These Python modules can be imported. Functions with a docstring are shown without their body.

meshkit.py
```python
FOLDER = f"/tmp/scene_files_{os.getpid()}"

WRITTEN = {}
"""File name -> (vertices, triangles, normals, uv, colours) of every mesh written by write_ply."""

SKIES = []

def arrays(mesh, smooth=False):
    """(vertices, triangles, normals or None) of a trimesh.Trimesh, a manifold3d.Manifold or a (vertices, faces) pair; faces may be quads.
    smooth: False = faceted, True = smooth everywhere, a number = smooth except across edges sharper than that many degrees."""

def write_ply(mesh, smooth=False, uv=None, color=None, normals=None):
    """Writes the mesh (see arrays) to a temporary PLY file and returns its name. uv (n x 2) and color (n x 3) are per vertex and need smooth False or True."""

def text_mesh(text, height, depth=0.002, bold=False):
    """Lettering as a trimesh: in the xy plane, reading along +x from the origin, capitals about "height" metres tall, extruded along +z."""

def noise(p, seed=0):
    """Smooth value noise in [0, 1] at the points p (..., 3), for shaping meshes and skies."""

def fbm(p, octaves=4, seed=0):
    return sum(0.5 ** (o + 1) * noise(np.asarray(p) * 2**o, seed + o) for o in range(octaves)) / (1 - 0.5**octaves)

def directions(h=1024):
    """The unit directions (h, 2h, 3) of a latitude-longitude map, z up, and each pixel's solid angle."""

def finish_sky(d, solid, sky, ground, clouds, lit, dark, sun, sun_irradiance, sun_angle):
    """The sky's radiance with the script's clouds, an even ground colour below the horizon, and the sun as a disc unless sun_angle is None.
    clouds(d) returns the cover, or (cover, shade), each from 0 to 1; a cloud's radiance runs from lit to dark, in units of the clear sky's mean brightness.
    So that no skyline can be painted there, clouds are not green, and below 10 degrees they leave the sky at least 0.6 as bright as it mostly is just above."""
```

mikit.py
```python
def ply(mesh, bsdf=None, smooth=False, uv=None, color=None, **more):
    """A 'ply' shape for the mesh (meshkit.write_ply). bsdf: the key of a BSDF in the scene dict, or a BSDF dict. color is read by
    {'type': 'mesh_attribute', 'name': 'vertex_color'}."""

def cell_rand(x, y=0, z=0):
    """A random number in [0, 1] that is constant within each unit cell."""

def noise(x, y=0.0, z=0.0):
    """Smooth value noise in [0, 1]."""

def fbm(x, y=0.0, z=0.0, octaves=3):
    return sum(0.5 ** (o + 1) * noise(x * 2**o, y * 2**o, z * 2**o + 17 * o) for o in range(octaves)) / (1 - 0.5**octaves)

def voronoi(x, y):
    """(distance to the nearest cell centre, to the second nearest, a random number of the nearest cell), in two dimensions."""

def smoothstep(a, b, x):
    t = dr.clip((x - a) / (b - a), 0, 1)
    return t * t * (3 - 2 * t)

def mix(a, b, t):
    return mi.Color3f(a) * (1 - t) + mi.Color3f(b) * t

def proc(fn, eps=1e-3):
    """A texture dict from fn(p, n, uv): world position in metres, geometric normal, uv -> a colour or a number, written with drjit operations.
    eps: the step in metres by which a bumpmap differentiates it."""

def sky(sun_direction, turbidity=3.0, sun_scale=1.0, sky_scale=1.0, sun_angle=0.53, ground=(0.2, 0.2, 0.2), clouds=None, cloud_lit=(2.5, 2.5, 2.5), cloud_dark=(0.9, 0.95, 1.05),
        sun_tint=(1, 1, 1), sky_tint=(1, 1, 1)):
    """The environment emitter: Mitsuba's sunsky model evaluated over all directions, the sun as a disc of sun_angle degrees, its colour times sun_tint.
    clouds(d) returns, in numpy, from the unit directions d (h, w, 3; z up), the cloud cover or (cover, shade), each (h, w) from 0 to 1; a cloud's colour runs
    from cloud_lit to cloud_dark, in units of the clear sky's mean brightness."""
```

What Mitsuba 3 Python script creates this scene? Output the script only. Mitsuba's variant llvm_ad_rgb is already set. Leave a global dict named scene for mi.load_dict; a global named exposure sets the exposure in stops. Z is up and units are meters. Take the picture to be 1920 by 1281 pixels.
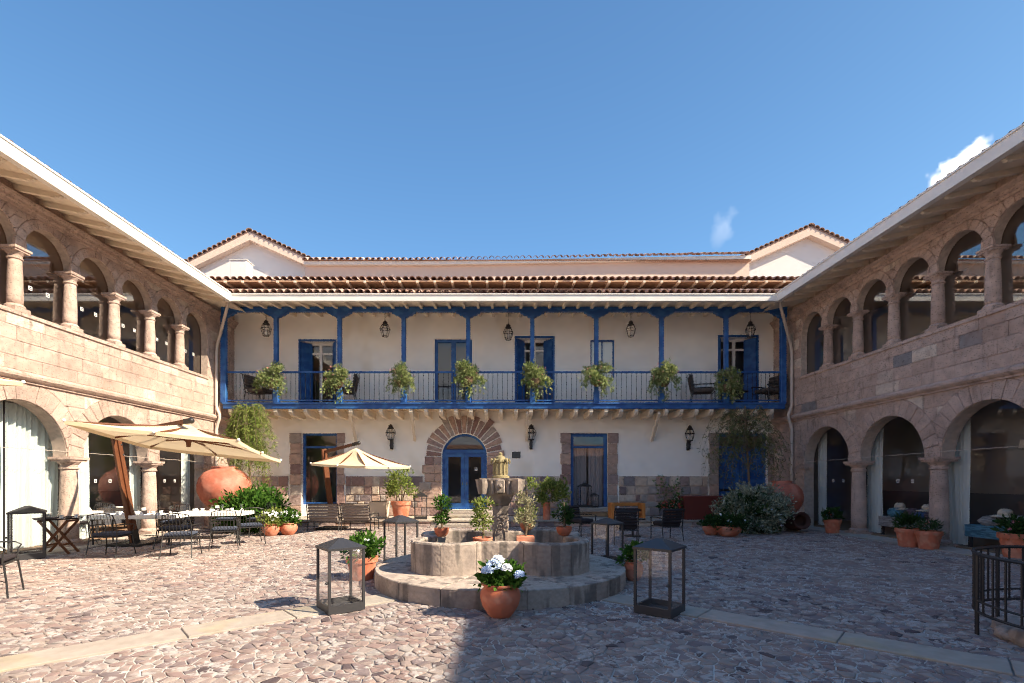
import math, numpy as np, trimesh, drjit as dr, mitsuba as mi, mikit, meshkit
from shapely.geometry import Polygon, box as sbox, Point, LineString
from shapely.ops import unary_union
from shapely import affinity
from scipy.spatial import Voronoi
from mikit import noise, fbm, voronoi, smoothstep, mix, proc
T = mi.ScalarTransform4f
scene, labels = {}, {}
PI = math.pi
rng = np.random.default_rng(7)

# ---------------------------------------------------------------- camera, sky, exposure
FPX, VX, VY, EYE = 940.0, 945.0, 900.0, 1.65          # focal length and vanishing point in photo pixels, eye height
scene['camera'] = {'type': 'perspective', 'fov': math.degrees(2 * math.atan(960 / FPX)), 'fov_axis': 'x', 'near_clip': 0.05, 'far_clip': 500.0,
    'principal_point_offset_x': (960 - VX) / 1920, 'principal_point_offset_y': -(VY - 640.5) / 1281,
    'to_world': T().look_at(origin=[0, 0, EYE], target=[0, 10, EYE], up=[0, 0, 1])}
def clouds(d):
    az, el = np.arctan2(d[..., 0], d[..., 1]), np.arcsin(np.clip(d[..., 2], -1, 1))
    n = meshkit.fbm(np.stack([az * 30, el * 30, az * 0], -1), 5, 3)
    def puff(a, e, ra, re, k=1.0):
        q = 1 - np.sqrt(((az - a) / ra) ** 2 + ((el - e) / re) ** 2)
        return np.clip((q + (n - 0.5) * 2.0) * 3.2 * k, 0, 1) * (q > -0.8)
    c = puff(0.744, 0.408, 0.042, 0.043, 1.3) + np.clip((1 - np.hypot(((az - .4146) - (el - .43)) / .018 * .7, ((az - .4146) + (el - .43)) / .022 * .7) + (n - .5) * 3.2) * .16, 0, .13)
    q = np.stack([np.cos(az) * 4, np.sin(az) * 4, el * 14], -1)      # unseen cloud added to brighten the shaded facade, a bank all round the horizon, hidden in front by the buildings
    fill_bank = meshkit.fbm(q, 5, 9) * .7 + meshkit.fbm(q * 3.1, 4, 4) * .3
    c = np.maximum(c, np.clip((fill_bank - .33 - np.clip(el - .24, 0, 1) * 4.5) * 7, 0, 1) * (el > 0))
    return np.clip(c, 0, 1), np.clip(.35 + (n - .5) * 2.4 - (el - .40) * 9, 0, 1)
SUN = (1.22, -0.45, 1.0)
scene['sky'] = mikit.sky(SUN, turbidity=3.0, sun_scale=1.3, sun_tint=(.95, 1.0, 1.07), sky_tint=(.77, 1.01, 1.11), clouds=clouds, ground=(0.25, 0.2, 0.17), cloud_lit=(4.2, 4.15, 4.0), cloud_dark=(2.0, 2.05, 2.15))  # cloud brightness raised so the added low clouds light the facade
exposure = 2.58

# ---------------------------------------------------------------- helpers
ZF, ZB, ZG, XW, XG = 19.8, 18.5, 17.34, 10.65, 9.5   # facade, balcony front, facade gutter, wing faces, wing gutters
def fx(px, Z=ZF): return (px - VX) * Z / FPX
def fz(py, Z=ZF): return EYE + (VY - py) * Z / FPX
def gp(px, py): Z = FPX * EYE / (py - VY); return np.array([(px - VX) * Z / FPX, Z, 0.0])
def newkey(k):
    if k not in used: used.add(k); return k
    cnt[k] = cnt.get(k, 0) + 1
    r = f'{k}_{cnt[k]:03d}'; used.add(r); return r
used, cnt = set(), {}
UVM = {'ashlar', 'rubble', 'paving', 'tile', 'leaf_green', 'leaf_light', 'leaf_dark', 'leaf_silver', 'slab', 'textile', 'reveal'}
def shape(mesh, bsdf, smooth=False, uv=None, **kw):
    if bsdf in UVM:
        v = meshkit.arrays(mesh)[0]
        if uv is None: uv = np.tile(rng.random(2) * (1, .88), (len(v), 1))
        elif len(uv) == 1: uv = np.tile(uv, (len(v), 1))
        if smooth not in (True, False): smooth = True
    return mikit.ply(mesh, 'm_' + bsdf, smooth=smooth, uv=uv, **kw)
def lab(k, label=None, cat=None, group=None, kind=None):
    d = {a: b for a, b in (('label', label), ('category', cat), ('group', group), ('kind', kind)) if b}
    if d: labels[k] = d
def thing(name, label, cat, group=None): k = newkey(name); lab(k, label, cat, group); return k
def part(parent, name, mesh, bsdf, smooth=False, uv=None, label=None, kind=None, **kw):
    k = newkey(parent + '__' + name); scene[k] = shape(mesh, bsdf, smooth, uv, **kw); lab(k, label, None, None, kind or ('stuff' if name in STUFF else None)); return k
def solo(name, mesh, bsdf, label=None, cat=None, group=None, kind=None, smooth=False, uv=None):
    k = newkey(name); scene[k] = shape(mesh, bsdf, smooth, uv); lab(k, label, cat, group, kind); return k
STUFF = {'foliage', 'inner_foliage', 'flowers', 'trailing_stems', 'crown', 'bloom', 'branches'}
class Tpl:
    def __init__(s): s.items = []
    def add(s, name, mesh, bsdf, smooth=False, uv=None): s.items.append((name, shape(mesh, bsdf, smooth, uv))); return s
    def put(s, name, label, cat, loc, rot=0, sc=1.0, group=None):
        k = thing(name, label, cat, group); m = T().translate([float(x) for x in loc]).rotate([0, 0, 1], float(rot)).scale(sc)
        for n, d in s.items:
            pre, _, last = n.rpartition('__')
            q = newkey(k + '__' + n); scene[q] = {**d, 'to_world': m}; lab(q, kind='stuff' if last in STUFF else None)
        return k
def cat(*ms):
    ms = [m for a in ms for m in (a if isinstance(a, (list, tuple)) else [a])]
    return trimesh.util.concatenate(ms)
def bx(x0, x1, y0, y1, z0, z1):
    m = trimesh.creation.box((abs(x1 - x0), abs(y1 - y0), abs(z1 - z0))); m.apply_translation(((x0 + x1) / 2, (y0 + y1) / 2, (z0 + z1) / 2)); return m
def cbox(x0, x1, y0, y1, z0, z1, c=.01):
    p = sbox(x0 + c, z0 + c, x1 - c, z1 - c); a = extr(p, y0, y1, 'y'); 
    V = []
    for sx, X0, X1 in ((0, x0, x1),):
        for (ax, bx_, ay, by, az, bz) in ((x0 + c, x1 - c, y0 + c, y1 - c, z0, z1), (x0, x1, y0 + c, y1 - c, z0 + c, z1 - c), (x0 + c, x1 - c, y0, y1, z0 + c, z1 - c)):
            V += [(x, y, z) for x in (ax, bx_) for y in (ay, by) for z in (az, bz)]
    return trimesh.convex.convex_hull(np.array(V))
def beam(p0, p1, w, h, up=(0, 0, 1)):
    p0, p1 = np.array(p0, float), np.array(p1, float); d = p1 - p0; L = np.linalg.norm(d); d /= L
    s = np.cross(d, up); s /= np.linalg.norm(s); u = np.cross(s, d)
    m = trimesh.creation.box((L, w, h)); M = np.eye(4); M[:3, 0], M[:3, 1], M[:3, 2], M[:3, 3] = d, s * 1, u, (p0 + p1) / 2
    if np.linalg.det(M[:3, :3]) < 0: M[:3, 1] *= -1
    m.apply_transform(M); return m
def tube(pts, r, n=7, closed=False):
    P = np.array(pts, float); N = len(P); R = np.broadcast_to(np.asarray(r, float), (N,))
    t = np.gradient(P, axis=0) if not closed else np.roll(P, -1, 0) - np.roll(P, 1, 0)
    t /= np.linalg.norm(t, axis=1, keepdims=True) + 1e-12
    a = np.array([0, 0, 1.0]) if abs(t[0][2]) < .9 else np.array([1.0, 0, 0]); u = np.cross(t[0], a); u /= np.linalg.norm(u)
    V, F, th = [], [], np.arange(n) * 2 * PI / n
    for i in range(N):
        u = u - t[i] * (u @ t[i]); u /= np.linalg.norm(u); w = np.cross(t[i], u)
        V.append(P[i] + R[i] * (np.cos(th)[:, None] * u + np.sin(th)[:, None] * w))
    V = np.vstack(V)
    for i in range(N if closed else N - 1):
        j = (i + 1) % N
        for k in range(n):
            q = (k + 1) % n; F += [(i * n + k, i * n + q, j * n + q), (i * n + k, j * n + q, j * n + k)]
    if not closed:
        V = np.vstack([V, P[0], P[-1]]); c0, c1 = len(V) - 2, len(V) - 1
        for k in range(n): q = (k + 1) % n; F += [(c0, q, k), (c1, (N - 1) * n + k, (N - 1) * n + q)]
    return trimesh.Trimesh(V, F, process=False)
def rev(prof, n=28, c=(0, 0, 0)):
    m = trimesh.creation.revolve(np.array(prof, float), sections=n); m.apply_translation(c)
    if m.volume < 0: m.invert()
    return m
def ball(c, r, s=1):
    m = trimesh.creation.icosphere(s, 1.0); m.apply_scale(r); m.apply_translation(c); return m
def extr(poly, a, b, axis='y', sg=1):
    """Polygon in (u,v) extruded from a to b along the axis. axis y: (u,v)->(x,z); axis x: (u,v)->(y,z) at sg*t; axis z: (x,y)."""
    ms = []
    for g in getattr(poly, 'geoms', [poly]):
        if g.geom_type != 'Polygon' or g.area < 1e-7: continue
        m = trimesh.creation.extrude_polygon(g, abs(b - a), engine='earcut'); v = m.vertices; lo = min(a, b)
        if axis == 'y': m = trimesh.Trimesh(np.stack([v[:, 0], lo + v[:, 2], v[:, 1]], 1), m.faces[:, ::-1], process=False)
        elif axis == 'x': m = trimesh.Trimesh(np.stack([sg * (lo + v[:, 2]), v[:, 0], v[:, 1]], 1), m.faces if sg > 0 else m.faces[:, ::-1], process=False)
        else: m = trimesh.Trimesh(np.stack([v[:, 0], v[:, 1], lo + v[:, 2]], 1), m.faces, process=False)
        ms.append(m)
    return trimesh.util.concatenate(ms)
def pillow(poly, a, b, axis, sg=1, ch=.008):
    """Stone block: extruded polygon whose face at a (the visible one) has a chamfer ch."""
    if poly.geom_type != 'Polygon': poly = max(poly.geoms, key=lambda g: g.area)
    poly = Polygon(poly.exterior).simplify(.001)
    q = np.array(poly.exterior.coords)[:-1]
    if Polygon(q).exterior.is_ccw is False: q = q[::-1]
    n = len(q)
    e = np.roll(q, -1, 0) - q; e /= np.linalg.norm(e, axis=1, keepdims=True) + 1e-12
    nl = np.stack([-e[:, 1], e[:, 0]], 1); m_ = nl + np.roll(nl, 1, 0); m_ /= np.maximum((m_ * nl).sum(1, keepdims=True), .5)
    inn = q + m_ * ch
    s = 1 if b > a else -1
    V = np.vstack([np.c_[inn, np.full(n, a)], np.c_[q, np.full(n, a + s * ch)], np.c_[q, np.full(n, b)]])
    tri = trimesh.creation.triangulate_polygon(Polygon(q), engine='earcut')
    F = []
    tv, tf = tri
    idx = [int(np.argmin(((q - t) ** 2).sum(1))) for t in tv]
    for f in tf: F.append([idx[f[0]], idx[f[1]], idx[f[2]]])
    for i in range(n):
        j = (i + 1) % n
        for o in (0, n): F += [(i + o, j + n + o, j + o), (i + o, i + n + o, j + n + o)]
    F = np.array(F)
    A, B_, C = V[F[0][0]], V[F[0][1]], V[F[0][2]]
    if np.cross(B_ - A, C - A)[2] * s > 0: pass
    if axis == 'y': W = np.stack([V[:, 0], V[:, 2], V[:, 1]], 1)
    elif axis == 'x': W = np.stack([sg * V[:, 2], V[:, 0], V[:, 1]], 1)
    else: W = V
    m = trimesh.Trimesh(W, F, process=False)
    if m.volume < 0: m.invert()
    return m
def rect(c, u, v):
    c, u, v = map(lambda a: np.array(a, float), (c, u, v)); return trimesh.Trimesh([c - u - v, c + u - v, c + u + v, c - u + v], [[0, 1, 2], [0, 2, 3]], process=False)
def frame(x0, x1, z0, z1, y0, y1, w, ex=()):
    """Rectangular frame in a y = const wall, with extra bars."""
    p = sbox(x0, z0, x1, z1).difference(sbox(x0 + w, z0 + w, x1 - w, z1 - w))
    for b in ex: p = p.union(sbox(*b))
    return extr(p, y0, y1, 'y')

# ---------------------------------------------------------------- materials
def M(name, **k): scene['m_' + name] = {'type': 'twosided', 'bsdf': {'type': 'principled', **k}}
def rgb(*c): return {'type': 'rgb', 'value': list(c)}
def bump(name, fn, scale, **k):
    scene['m_' + name] = {'type': 'twosided', 'bsdf': {'type': 'bumpmap', 'tex': proc(fn, 2e-3), 'scale': scale, 'bsdf': {'type': 'principled', **k}}}
C3 = mi.Color3f
def pick(x, cols):
    n = len(cols); c = C3(cols[0])
    for i in range(1, n): c = dr.select(x > i / n, C3(cols[i]), c)
    return c
def f_ashlar(p, n, uv):
    g = fbm(p.x * 7, p.y * 7, p.z * 7, 3); big = fbm(p.x * .9 + 3, p.y * .9, p.z * 1.4, 3)
    c = mix((.445, .325, .27), (.505, .385, .33), uv.x)
    c = mix(c, (.24, .225, .23), smoothstep(.90, .93, uv.y)); c = mix(c, (.60, .50, .42), smoothstep(.14, .10, uv.y))
    c = mix(c, (.30, .21, .175), smoothstep(.52, .72, big) * .5)
    st = smoothstep(.50, .74, fbm(p.x * 7 + 1, p.y * 7, p.z * .8, 3)) * smoothstep(.35, .6, noise(p.x * 22, p.y * 22, p.z * 6)); c = mix(c, (.24, .175, .15), st * .6)
    pits = smoothstep(.70, .78, noise(p.x * 42, p.y * 42, p.z * 42)) * .35
    return c * (.72 + .56 * g) * (1 - pits)
def f_rubble(p, n, uv):
    g = fbm(p.x * 9, p.y * 9, p.z * 9, 3)
    c = pick(uv.x, [(.26, .17, .155), (.40, .26, .22), (.33, .25, .23), (.50, .40, .32), (.24, .215, .22), (.44, .31, .25), (.36, .31, .28), (.20, .16, .165), (.55, .47, .39)])
    return c * (.65 + .7 * g)
def f_paving(p, n, uv):
    g = fbm(p.x * 11, p.y * 11, p.z * 11, 3); big = fbm(p.x * .7, p.y * .7, 5.0, 3)
    c = pick(uv.x, [(.42, .305, .27), (.49, .375, .325), (.53, .435, .375), (.38, .295, .275), (.46, .335, .295), (.56, .47, .41), (.34, .275, .265), (.50, .40, .35)])
    c = mix(c, (.56, .51, .46), smoothstep(.94, .96, uv.y)); c = mix(c, (.17, .13, .13), smoothstep(.045, .03, uv.y))
    c = mix(c, (.47, .39, .34), smoothstep(.45, .7, big) * .45)
    dust = smoothstep(.54, .66, fbm(p.x * 8, p.y * 8, 2.0, 3)) * smoothstep(.3, .6, noise(p.x * 34, p.y * 34)) * .85
    return mix(c * (.66 + .46 * g), (.66, .62, .57), dust) * C3(.62, .61, .63)
def f_mortar(p, n, uv):
    g = fbm(p.x * 8, p.y * 8, p.z * 8, 3); b = smoothstep(.35, .7, fbm(p.x * 1.3, p.y * 1.3, p.z + 4, 3))
    return mix((.22, .19, .175), (.48, .45, .42), b) * (.7 + .55 * g)
def f_wallmortar(p, n, uv): return C3(.43, .345, .29) * (.7 + .6 * fbm(p.x * 12, p.y * 12, p.z * 12, 3))
def f_plaster(p, n, uv):
    g = fbm(p.x * 3.1, p.y * 3.1, p.z * 3.1, 3); s = smoothstep(.6, .8, fbm(p.x * 1.1, p.y * 1.1 + 9, p.z * .5, 3))
    return mix((.91, .885, .83), (.80, .745, .65), s * .75) * (.93 + .12 * g)
def f_tile(p, n, uv):
    g = fbm(p.x * 14, p.y * 14, p.z * 14, 3)
    c = pick(uv.x, [(.36, .225, .175), (.41, .27, .215), (.32, .20, .16), (.46, .34, .28), (.36, .245, .20), (.28, .19, .16)])
    return mix(c, (.20, .16, .14), smoothstep(.55, .75, fbm(p.x * 5, p.y * 5, p.z * 5, 3)) * .6) * (.7 + .6 * g)
def f_pot(p, n, uv):
    g = fbm(p.x * 10, p.y * 10, p.z * 10, 3)
    return mix((.50, .155, .085), (.58, .27, .18), smoothstep(.45, .66, fbm(p.x * 6, p.y * 6, p.z * 4, 3)) * .8) * (.8 + .4 * g)
def f_urn(p, n, uv):
    s = smoothstep(.40, .70, fbm(p.x * 4, p.y * 4, p.z * 2.2, 3))
    return mix((.44, .135, .085), (.52, .21, .15), s) * (.85 + .3 * fbm(p.x * 15, p.y * 15, p.z * 15, 3))
def f_basin(p, n, uv):
    v = fbm(p.x * 9, p.y * 9, p.z * 1.6, 3); s = smoothstep(.48, .68, v); t = smoothstep(.5, .7, fbm(p.x * 2.2, p.y * 2.2, p.z * 2, 3))
    c = mix((.37, .305, .26), (.26, .215, .19), t); c = mix(c, (.12, .105, .095), s * .75)
    return c * (.75 + .5 * fbm(p.x * 25, p.y * 25, p.z * 25, 3))
def f_slab(p, n, uv):
    g = fbm(p.x * 10, p.y * 10, p.z * 10, 3); y = smoothstep(.56, .72, fbm(p.x * 2.2, p.y * 2.2, 1.0, 3))
    return mix(mix((.32, .285, .245), (.36, .30, .26), uv.x), (.36, .30, .215), y * .7) * (.78 + .44 * g)
def f_blue(p, n, uv): return mix((.012, .075, .27), (.03, .125, .34), smoothstep(.4, .7, fbm(p.x * 5, p.y * 5, p.z * 5, 3)))
def f_leaf(a, b):
    def f(p, n, uv): return mix(a, b, uv.x) * (.7 + .6 * uv.y)
    return f
def f_cloth(p, n, uv): return mix((.085, .07, .065), (.15, .125, .11), noise(p.x * 60, p.y * 60, p.z * 60))
def f_canvas(p, n, uv): return C3(.76, .635, .445) * (.94 + .12 * fbm(p.x * 6, p.y * 6, p.z * 6, 3))
def f_wood(p, n, uv): return mix((.10, .034, .015), (.175, .064, .028), fbm(p.x * 22, p.y * 22, p.z * 3, 3))
def f_white(p, n, uv): return C3(.78, .755, .71) * (.88 + .2 * fbm(p.x * 4, p.y * 4, p.z * 4, 3))
def f_soffit(p, n, uv): return C3(.70, .615, .50) * (.85 + .3 * fbm(p.x * 3, p.y * 3, p.z * 3, 3))
def f_textile(p, n, uv):
    c = pick(uv.x, [(.05, .10, .22), (.30, .30, .30), (.28, .05, .04), (.09, .22, .30), (.55, .50, .42), (.12, .10, .12)])
    return c * (.7 + .6 * smoothstep(.3, .7, noise(p.x * 40, p.y * 8, p.z * 40)))
def hb(k): return lambda p, n, uv: fbm(p.x * k, p.y * k, p.z * k, 2)
bump('ashlar', hb(18), .012, base_color=proc(f_ashlar), roughness=.85, specular=.25)
bump('rubble', hb(16), .02, base_color=proc(f_rubble), roughness=.85, specular=.25)
bump('paving', hb(20), .012, base_color=proc(f_paving), roughness=.7, specular=.3)
bump('mortar', hb(24), .012, base_color=proc(f_mortar), roughness=.9, specular=.2)
M('wall_mortar', base_color=proc(f_wallmortar), roughness=.95, specular=.1)
bump('plaster', hb(5), .006, base_color=proc(f_plaster), roughness=.9, specular=.15)
M('tile', base_color=proc(f_tile), roughness=.85, specular=.2)
M('terracotta', base_color=proc(f_pot), roughness=.7, specular=.3)
M('urn_clay', base_color=proc(f_urn), roughness=.6, specular=.35)
bump('basin_stone', hb(22), .01, base_color=proc(f_basin), roughness=.8, specular=.3)
bump('slab', hb(20), .008, base_color=proc(f_slab), roughness=.75, specular=.3)
M('blue', base_color=proc(f_blue), roughness=.45, specular=.45)
M('white_paint', base_color=proc(f_white), roughness=.5, specular=.4)
M('soffit', base_color=proc(f_soffit), roughness=.85, specular=.2)
M('pink_plaster', base_color=rgb(.70, .55, .46), roughness=.9, specular=.1)
M('gable_plaster', base_color=rgb(.76, .715, .70), roughness=.9, specular=.1)
M('iron', base_color=rgb(.022, .021, .022), roughness=.45, specular=.5)
M('lantern_metal', base_color=rgb(.045, .045, .05), roughness=.38, specular=.5, metallic=.2)
M('cushion', base_color=proc(f_cloth), roughness=.95, specular=.1)
M('blue_cushion', base_color=rgb(.055, .065, .095), roughness=.95, specular=.1)
M('dark_sling', base_color=rgb(.03, .025, .028), roughness=.8, specular=.2)
M('wood', base_color=proc(f_wood), roughness=.5, specular=.4)
M('orange_wood', base_color=rgb(.50, .19, .045), roughness=.5, specular=.35)
M('oxblood', base_color=rgb(.14, .030, .022), roughness=.55, specular=.4)
M('bronze', base_color=rgb(.27, .225, .12), roughness=.65, metallic=.1, specular=.4)
M('linen', base_color=rgb(.82, .81, .78), roughness=.9, specular=.1)
M('china', base_color=rgb(.85, .85, .83), roughness=.2, specular=.5)
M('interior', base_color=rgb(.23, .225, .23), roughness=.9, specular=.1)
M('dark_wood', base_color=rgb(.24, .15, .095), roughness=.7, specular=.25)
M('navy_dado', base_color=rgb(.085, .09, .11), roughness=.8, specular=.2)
M('soil', base_color=rgb(.06, .04, .03), roughness=1., specular=.05)
M('bark', base_color=rgb(.16, .12, .085), roughness=.9, specular=.1)
M('textile', base_color=proc(f_textile), roughness=.95, specular=.05)
M('plaque_metal', base_color=rgb(.05, .055, .055), roughness=.4, specular=.5)
M('petal_white', base_color=rgb(.78, .80, .84), roughness=.7, specular=.2)
M('petal_blue', base_color=rgb(.50, .62, .80), roughness=.7, specular=.2)
M('petal_pink', base_color=rgb(.62, .20, .22), roughness=.7, specular=.2)
M('petal_red', base_color=rgb(.45, .05, .04), roughness=.7, specular=.2)
M('straw', base_color=rgb(.66, .60, .50), roughness=.9, specular=.1)
M('drape', base_color=rgb(.36, .335, .34), roughness=.95, specular=.1)
M('sticker', base_color=rgb(.8, .8, .8), roughness=.6)
M('water', base_color=rgb(.02, .03, .03), roughness=.06, specular=.5)
M('dark_water', base_color=rgb(.01, .02, .03), roughness=.08, specular=.5)
scene['m_glass'] = {'type': 'thindielectric', 'int_ior': 1.5}
scene['m_reflective_glass'] = {'type': 'thindielectric', 'int_ior': 2.1}
scene['m_curtain'] = {'type': 'principledthin', 'base_color': rgb(.71, .785, .775), 'roughness': .9, 'diff_trans': .35, 'spec_trans': 0.0}
scene['m_canvas'] = {'type': 'principledthin', 'base_color': proc(f_canvas), 'roughness': .9, 'diff_trans': .62, 'spec_trans': 0.0}
def leafm(name, a, b, tr=.7): scene['m_' + name] = {'type': 'principledthin', 'base_color': proc(f_leaf(a, b)), 'roughness': .5, 'diff_trans': tr, 'spec_trans': 0.0}
leafm('leaf_green', (.035, .10, .018), (.10, .20, .035))
leafm('leaf_light', (.13, .20, .04), (.30, .34, .10))
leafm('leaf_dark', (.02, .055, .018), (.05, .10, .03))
leafm('leaf_silver', (.17, .21, .14), (.42, .45, .34), .4)

# ================================================================ GROUND
ground = bx(-16, 16, -20, 30, -.5, 0)
solo('pavement', ground, 'mortar', kind='structure')
RC = np.array([-.06, 8.37]); RR = 2.04                                    # fountain centre and step radius
WC = np.array([5.99, 4.79])                                               # railed pool centre
def strip(sg):
    d = np.array([sg * 1.8, -1.6]); d = d / np.linalg.norm(d); n = np.array([-d[1], d[0]]); out = []
    a = RC + d * (RR + .02)
    for i in range(6):
        L = (1.35, 1.1, 1.5, 1.25, 1.4, 1.3)[i if sg < 0 else 5 - i]
        b = a + d * L; q = [a + n * .235, b + n * .235, b - n * .235, a - n * .235]
        out.append(Polygon(q).buffer(-.008, join_style=2)); a = b
    return out
strips = strip(-1) + strip(1)
kerbs = []
for sg in (-1, 1):
    y = 3.0
    while y < 17.5:
        L = rng.uniform(.9, 1.5); y2 = min(y + L, 17.55)
        kerbs.append(sbox(*sorted((sg * 10.08, sg * 10.9))[:1], y + .008, sorted((sg * 10.08, sg * 10.9))[1], y2 - .008)); y = y2
for q in strips + kerbs:
    part('pavement', 'slab', pillow(q, .022, -.03, 'z', ch=.006), 'slab')
avoid = unary_union([q.buffer(.02) for q in strips + kerbs] + [Point(*RC).buffer(RR - .05), Point(*WC).buffer(.80)])
pts = []
y = 2.2
g2 = np.random.default_rng(11)
while y < 17.9:
    s = .086 + .0038 * max(0, y - 5)
    xs = np.arange(-10.3, 10.3, s * 1.12) + g2.uniform(-.5, .5) * s
    P_ = np.stack([xs + g2.normal(0, .42, len(xs)) * s, np.full(len(xs), y) + g2.normal(0, .42, len(xs)) * s], 1)
    P_ = P_[g2.random(len(P_)) > .34]
    pts.append(P_[np.abs(P_[:, 0]) < 1.25 * P_[:, 1] + 1.0]); y += s * .92
pts = np.vstack(pts)
vor = Voronoi(pts)
cells = []
for i, r in enumerate(vor.point_region):
    reg = vor.regions[r]
    if -1 in reg or len(reg) < 3: continue
    q = Polygon(vor.vertices[reg])
    if q.area > .12 or not (2.3 < pts[i][1] < 17.6) or abs(pts[i][0]) > 10.1: continue
    if q.intersects(avoid):
        q = q.difference(avoid)
        if q.is_empty or q.area < .003: continue
        if q.geom_type != 'Polygon': q = max(q.geoms, key=lambda a: a.area)
        if len(q.interiors): continue
    q = q.buffer(-g2.uniform(.0015, .008) - .0004 * pts[i][1], join_style=2)
    if q.is_empty or q.area < .0009: continue
    if q.geom_type != 'Polygon': q = max(q.geoms, key=lambda a: a.area)
    cells.append((q, pts[i]))
def stone_arrays(q):
    c = np.array(q.exterior.coords)[:-1]
    if not q.exterior.is_ccw: c = c[::-1]
    n = len(c); ctr = c.mean(0); h = g2.uniform(.003, .013); tl = g2.normal(0, .03, 2)
    inn = ctr + (c - ctr) * .88
    top = lambda z: np.c_[z, h + (z - ctr) @ tl]
    ed = np.c_[c, h * .45 + (c - ctr) @ tl * .6]
    V = np.vstack([np.c_[c, np.full(n, -.02)], ed, top(inn), np.r_[ctr, h + .002][None]])
    F = []
    for i in range(n):
        j = (i + 1) % n
        F += [(i, j, n + j), (i, n + j, n + i), (n + i, n + j, 2 * n + j), (n + i, 2 * n + j, 2 * n + i), (2 * n + i, 2 * n + j, 3 * n)]
    return V, np.array(F)
def seen(c):
    q, p = c
    px, py = VX + p[0] * FPX / p[1], VY + EYE * FPX / p[1]
    return q.area / p[1] ** 3 if (0 < px < 1920 and py < 1290) else q.area / p[1] ** 3 * .01
cells.sort(key=seen, reverse=True)
vs, fs, us, at = [], [], [], 0
for i, c in enumerate(cells):
    V, F = stone_arrays(c[0]); u = np.tile(g2.random(2), (len(V), 1))
    if i < 300: part('pavement', 'stone', trimesh.Trimesh(V, F, process=False), 'paving', True, u)
    else: vs.append(V); fs.append(F + at); us.append(u); at += len(V)
part('pavement', 'cobbles', trimesh.Trimesh(np.vstack(vs), np.vstack(fs), process=False), 'paving', True, np.vstack(us), kind='stuff')

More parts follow.
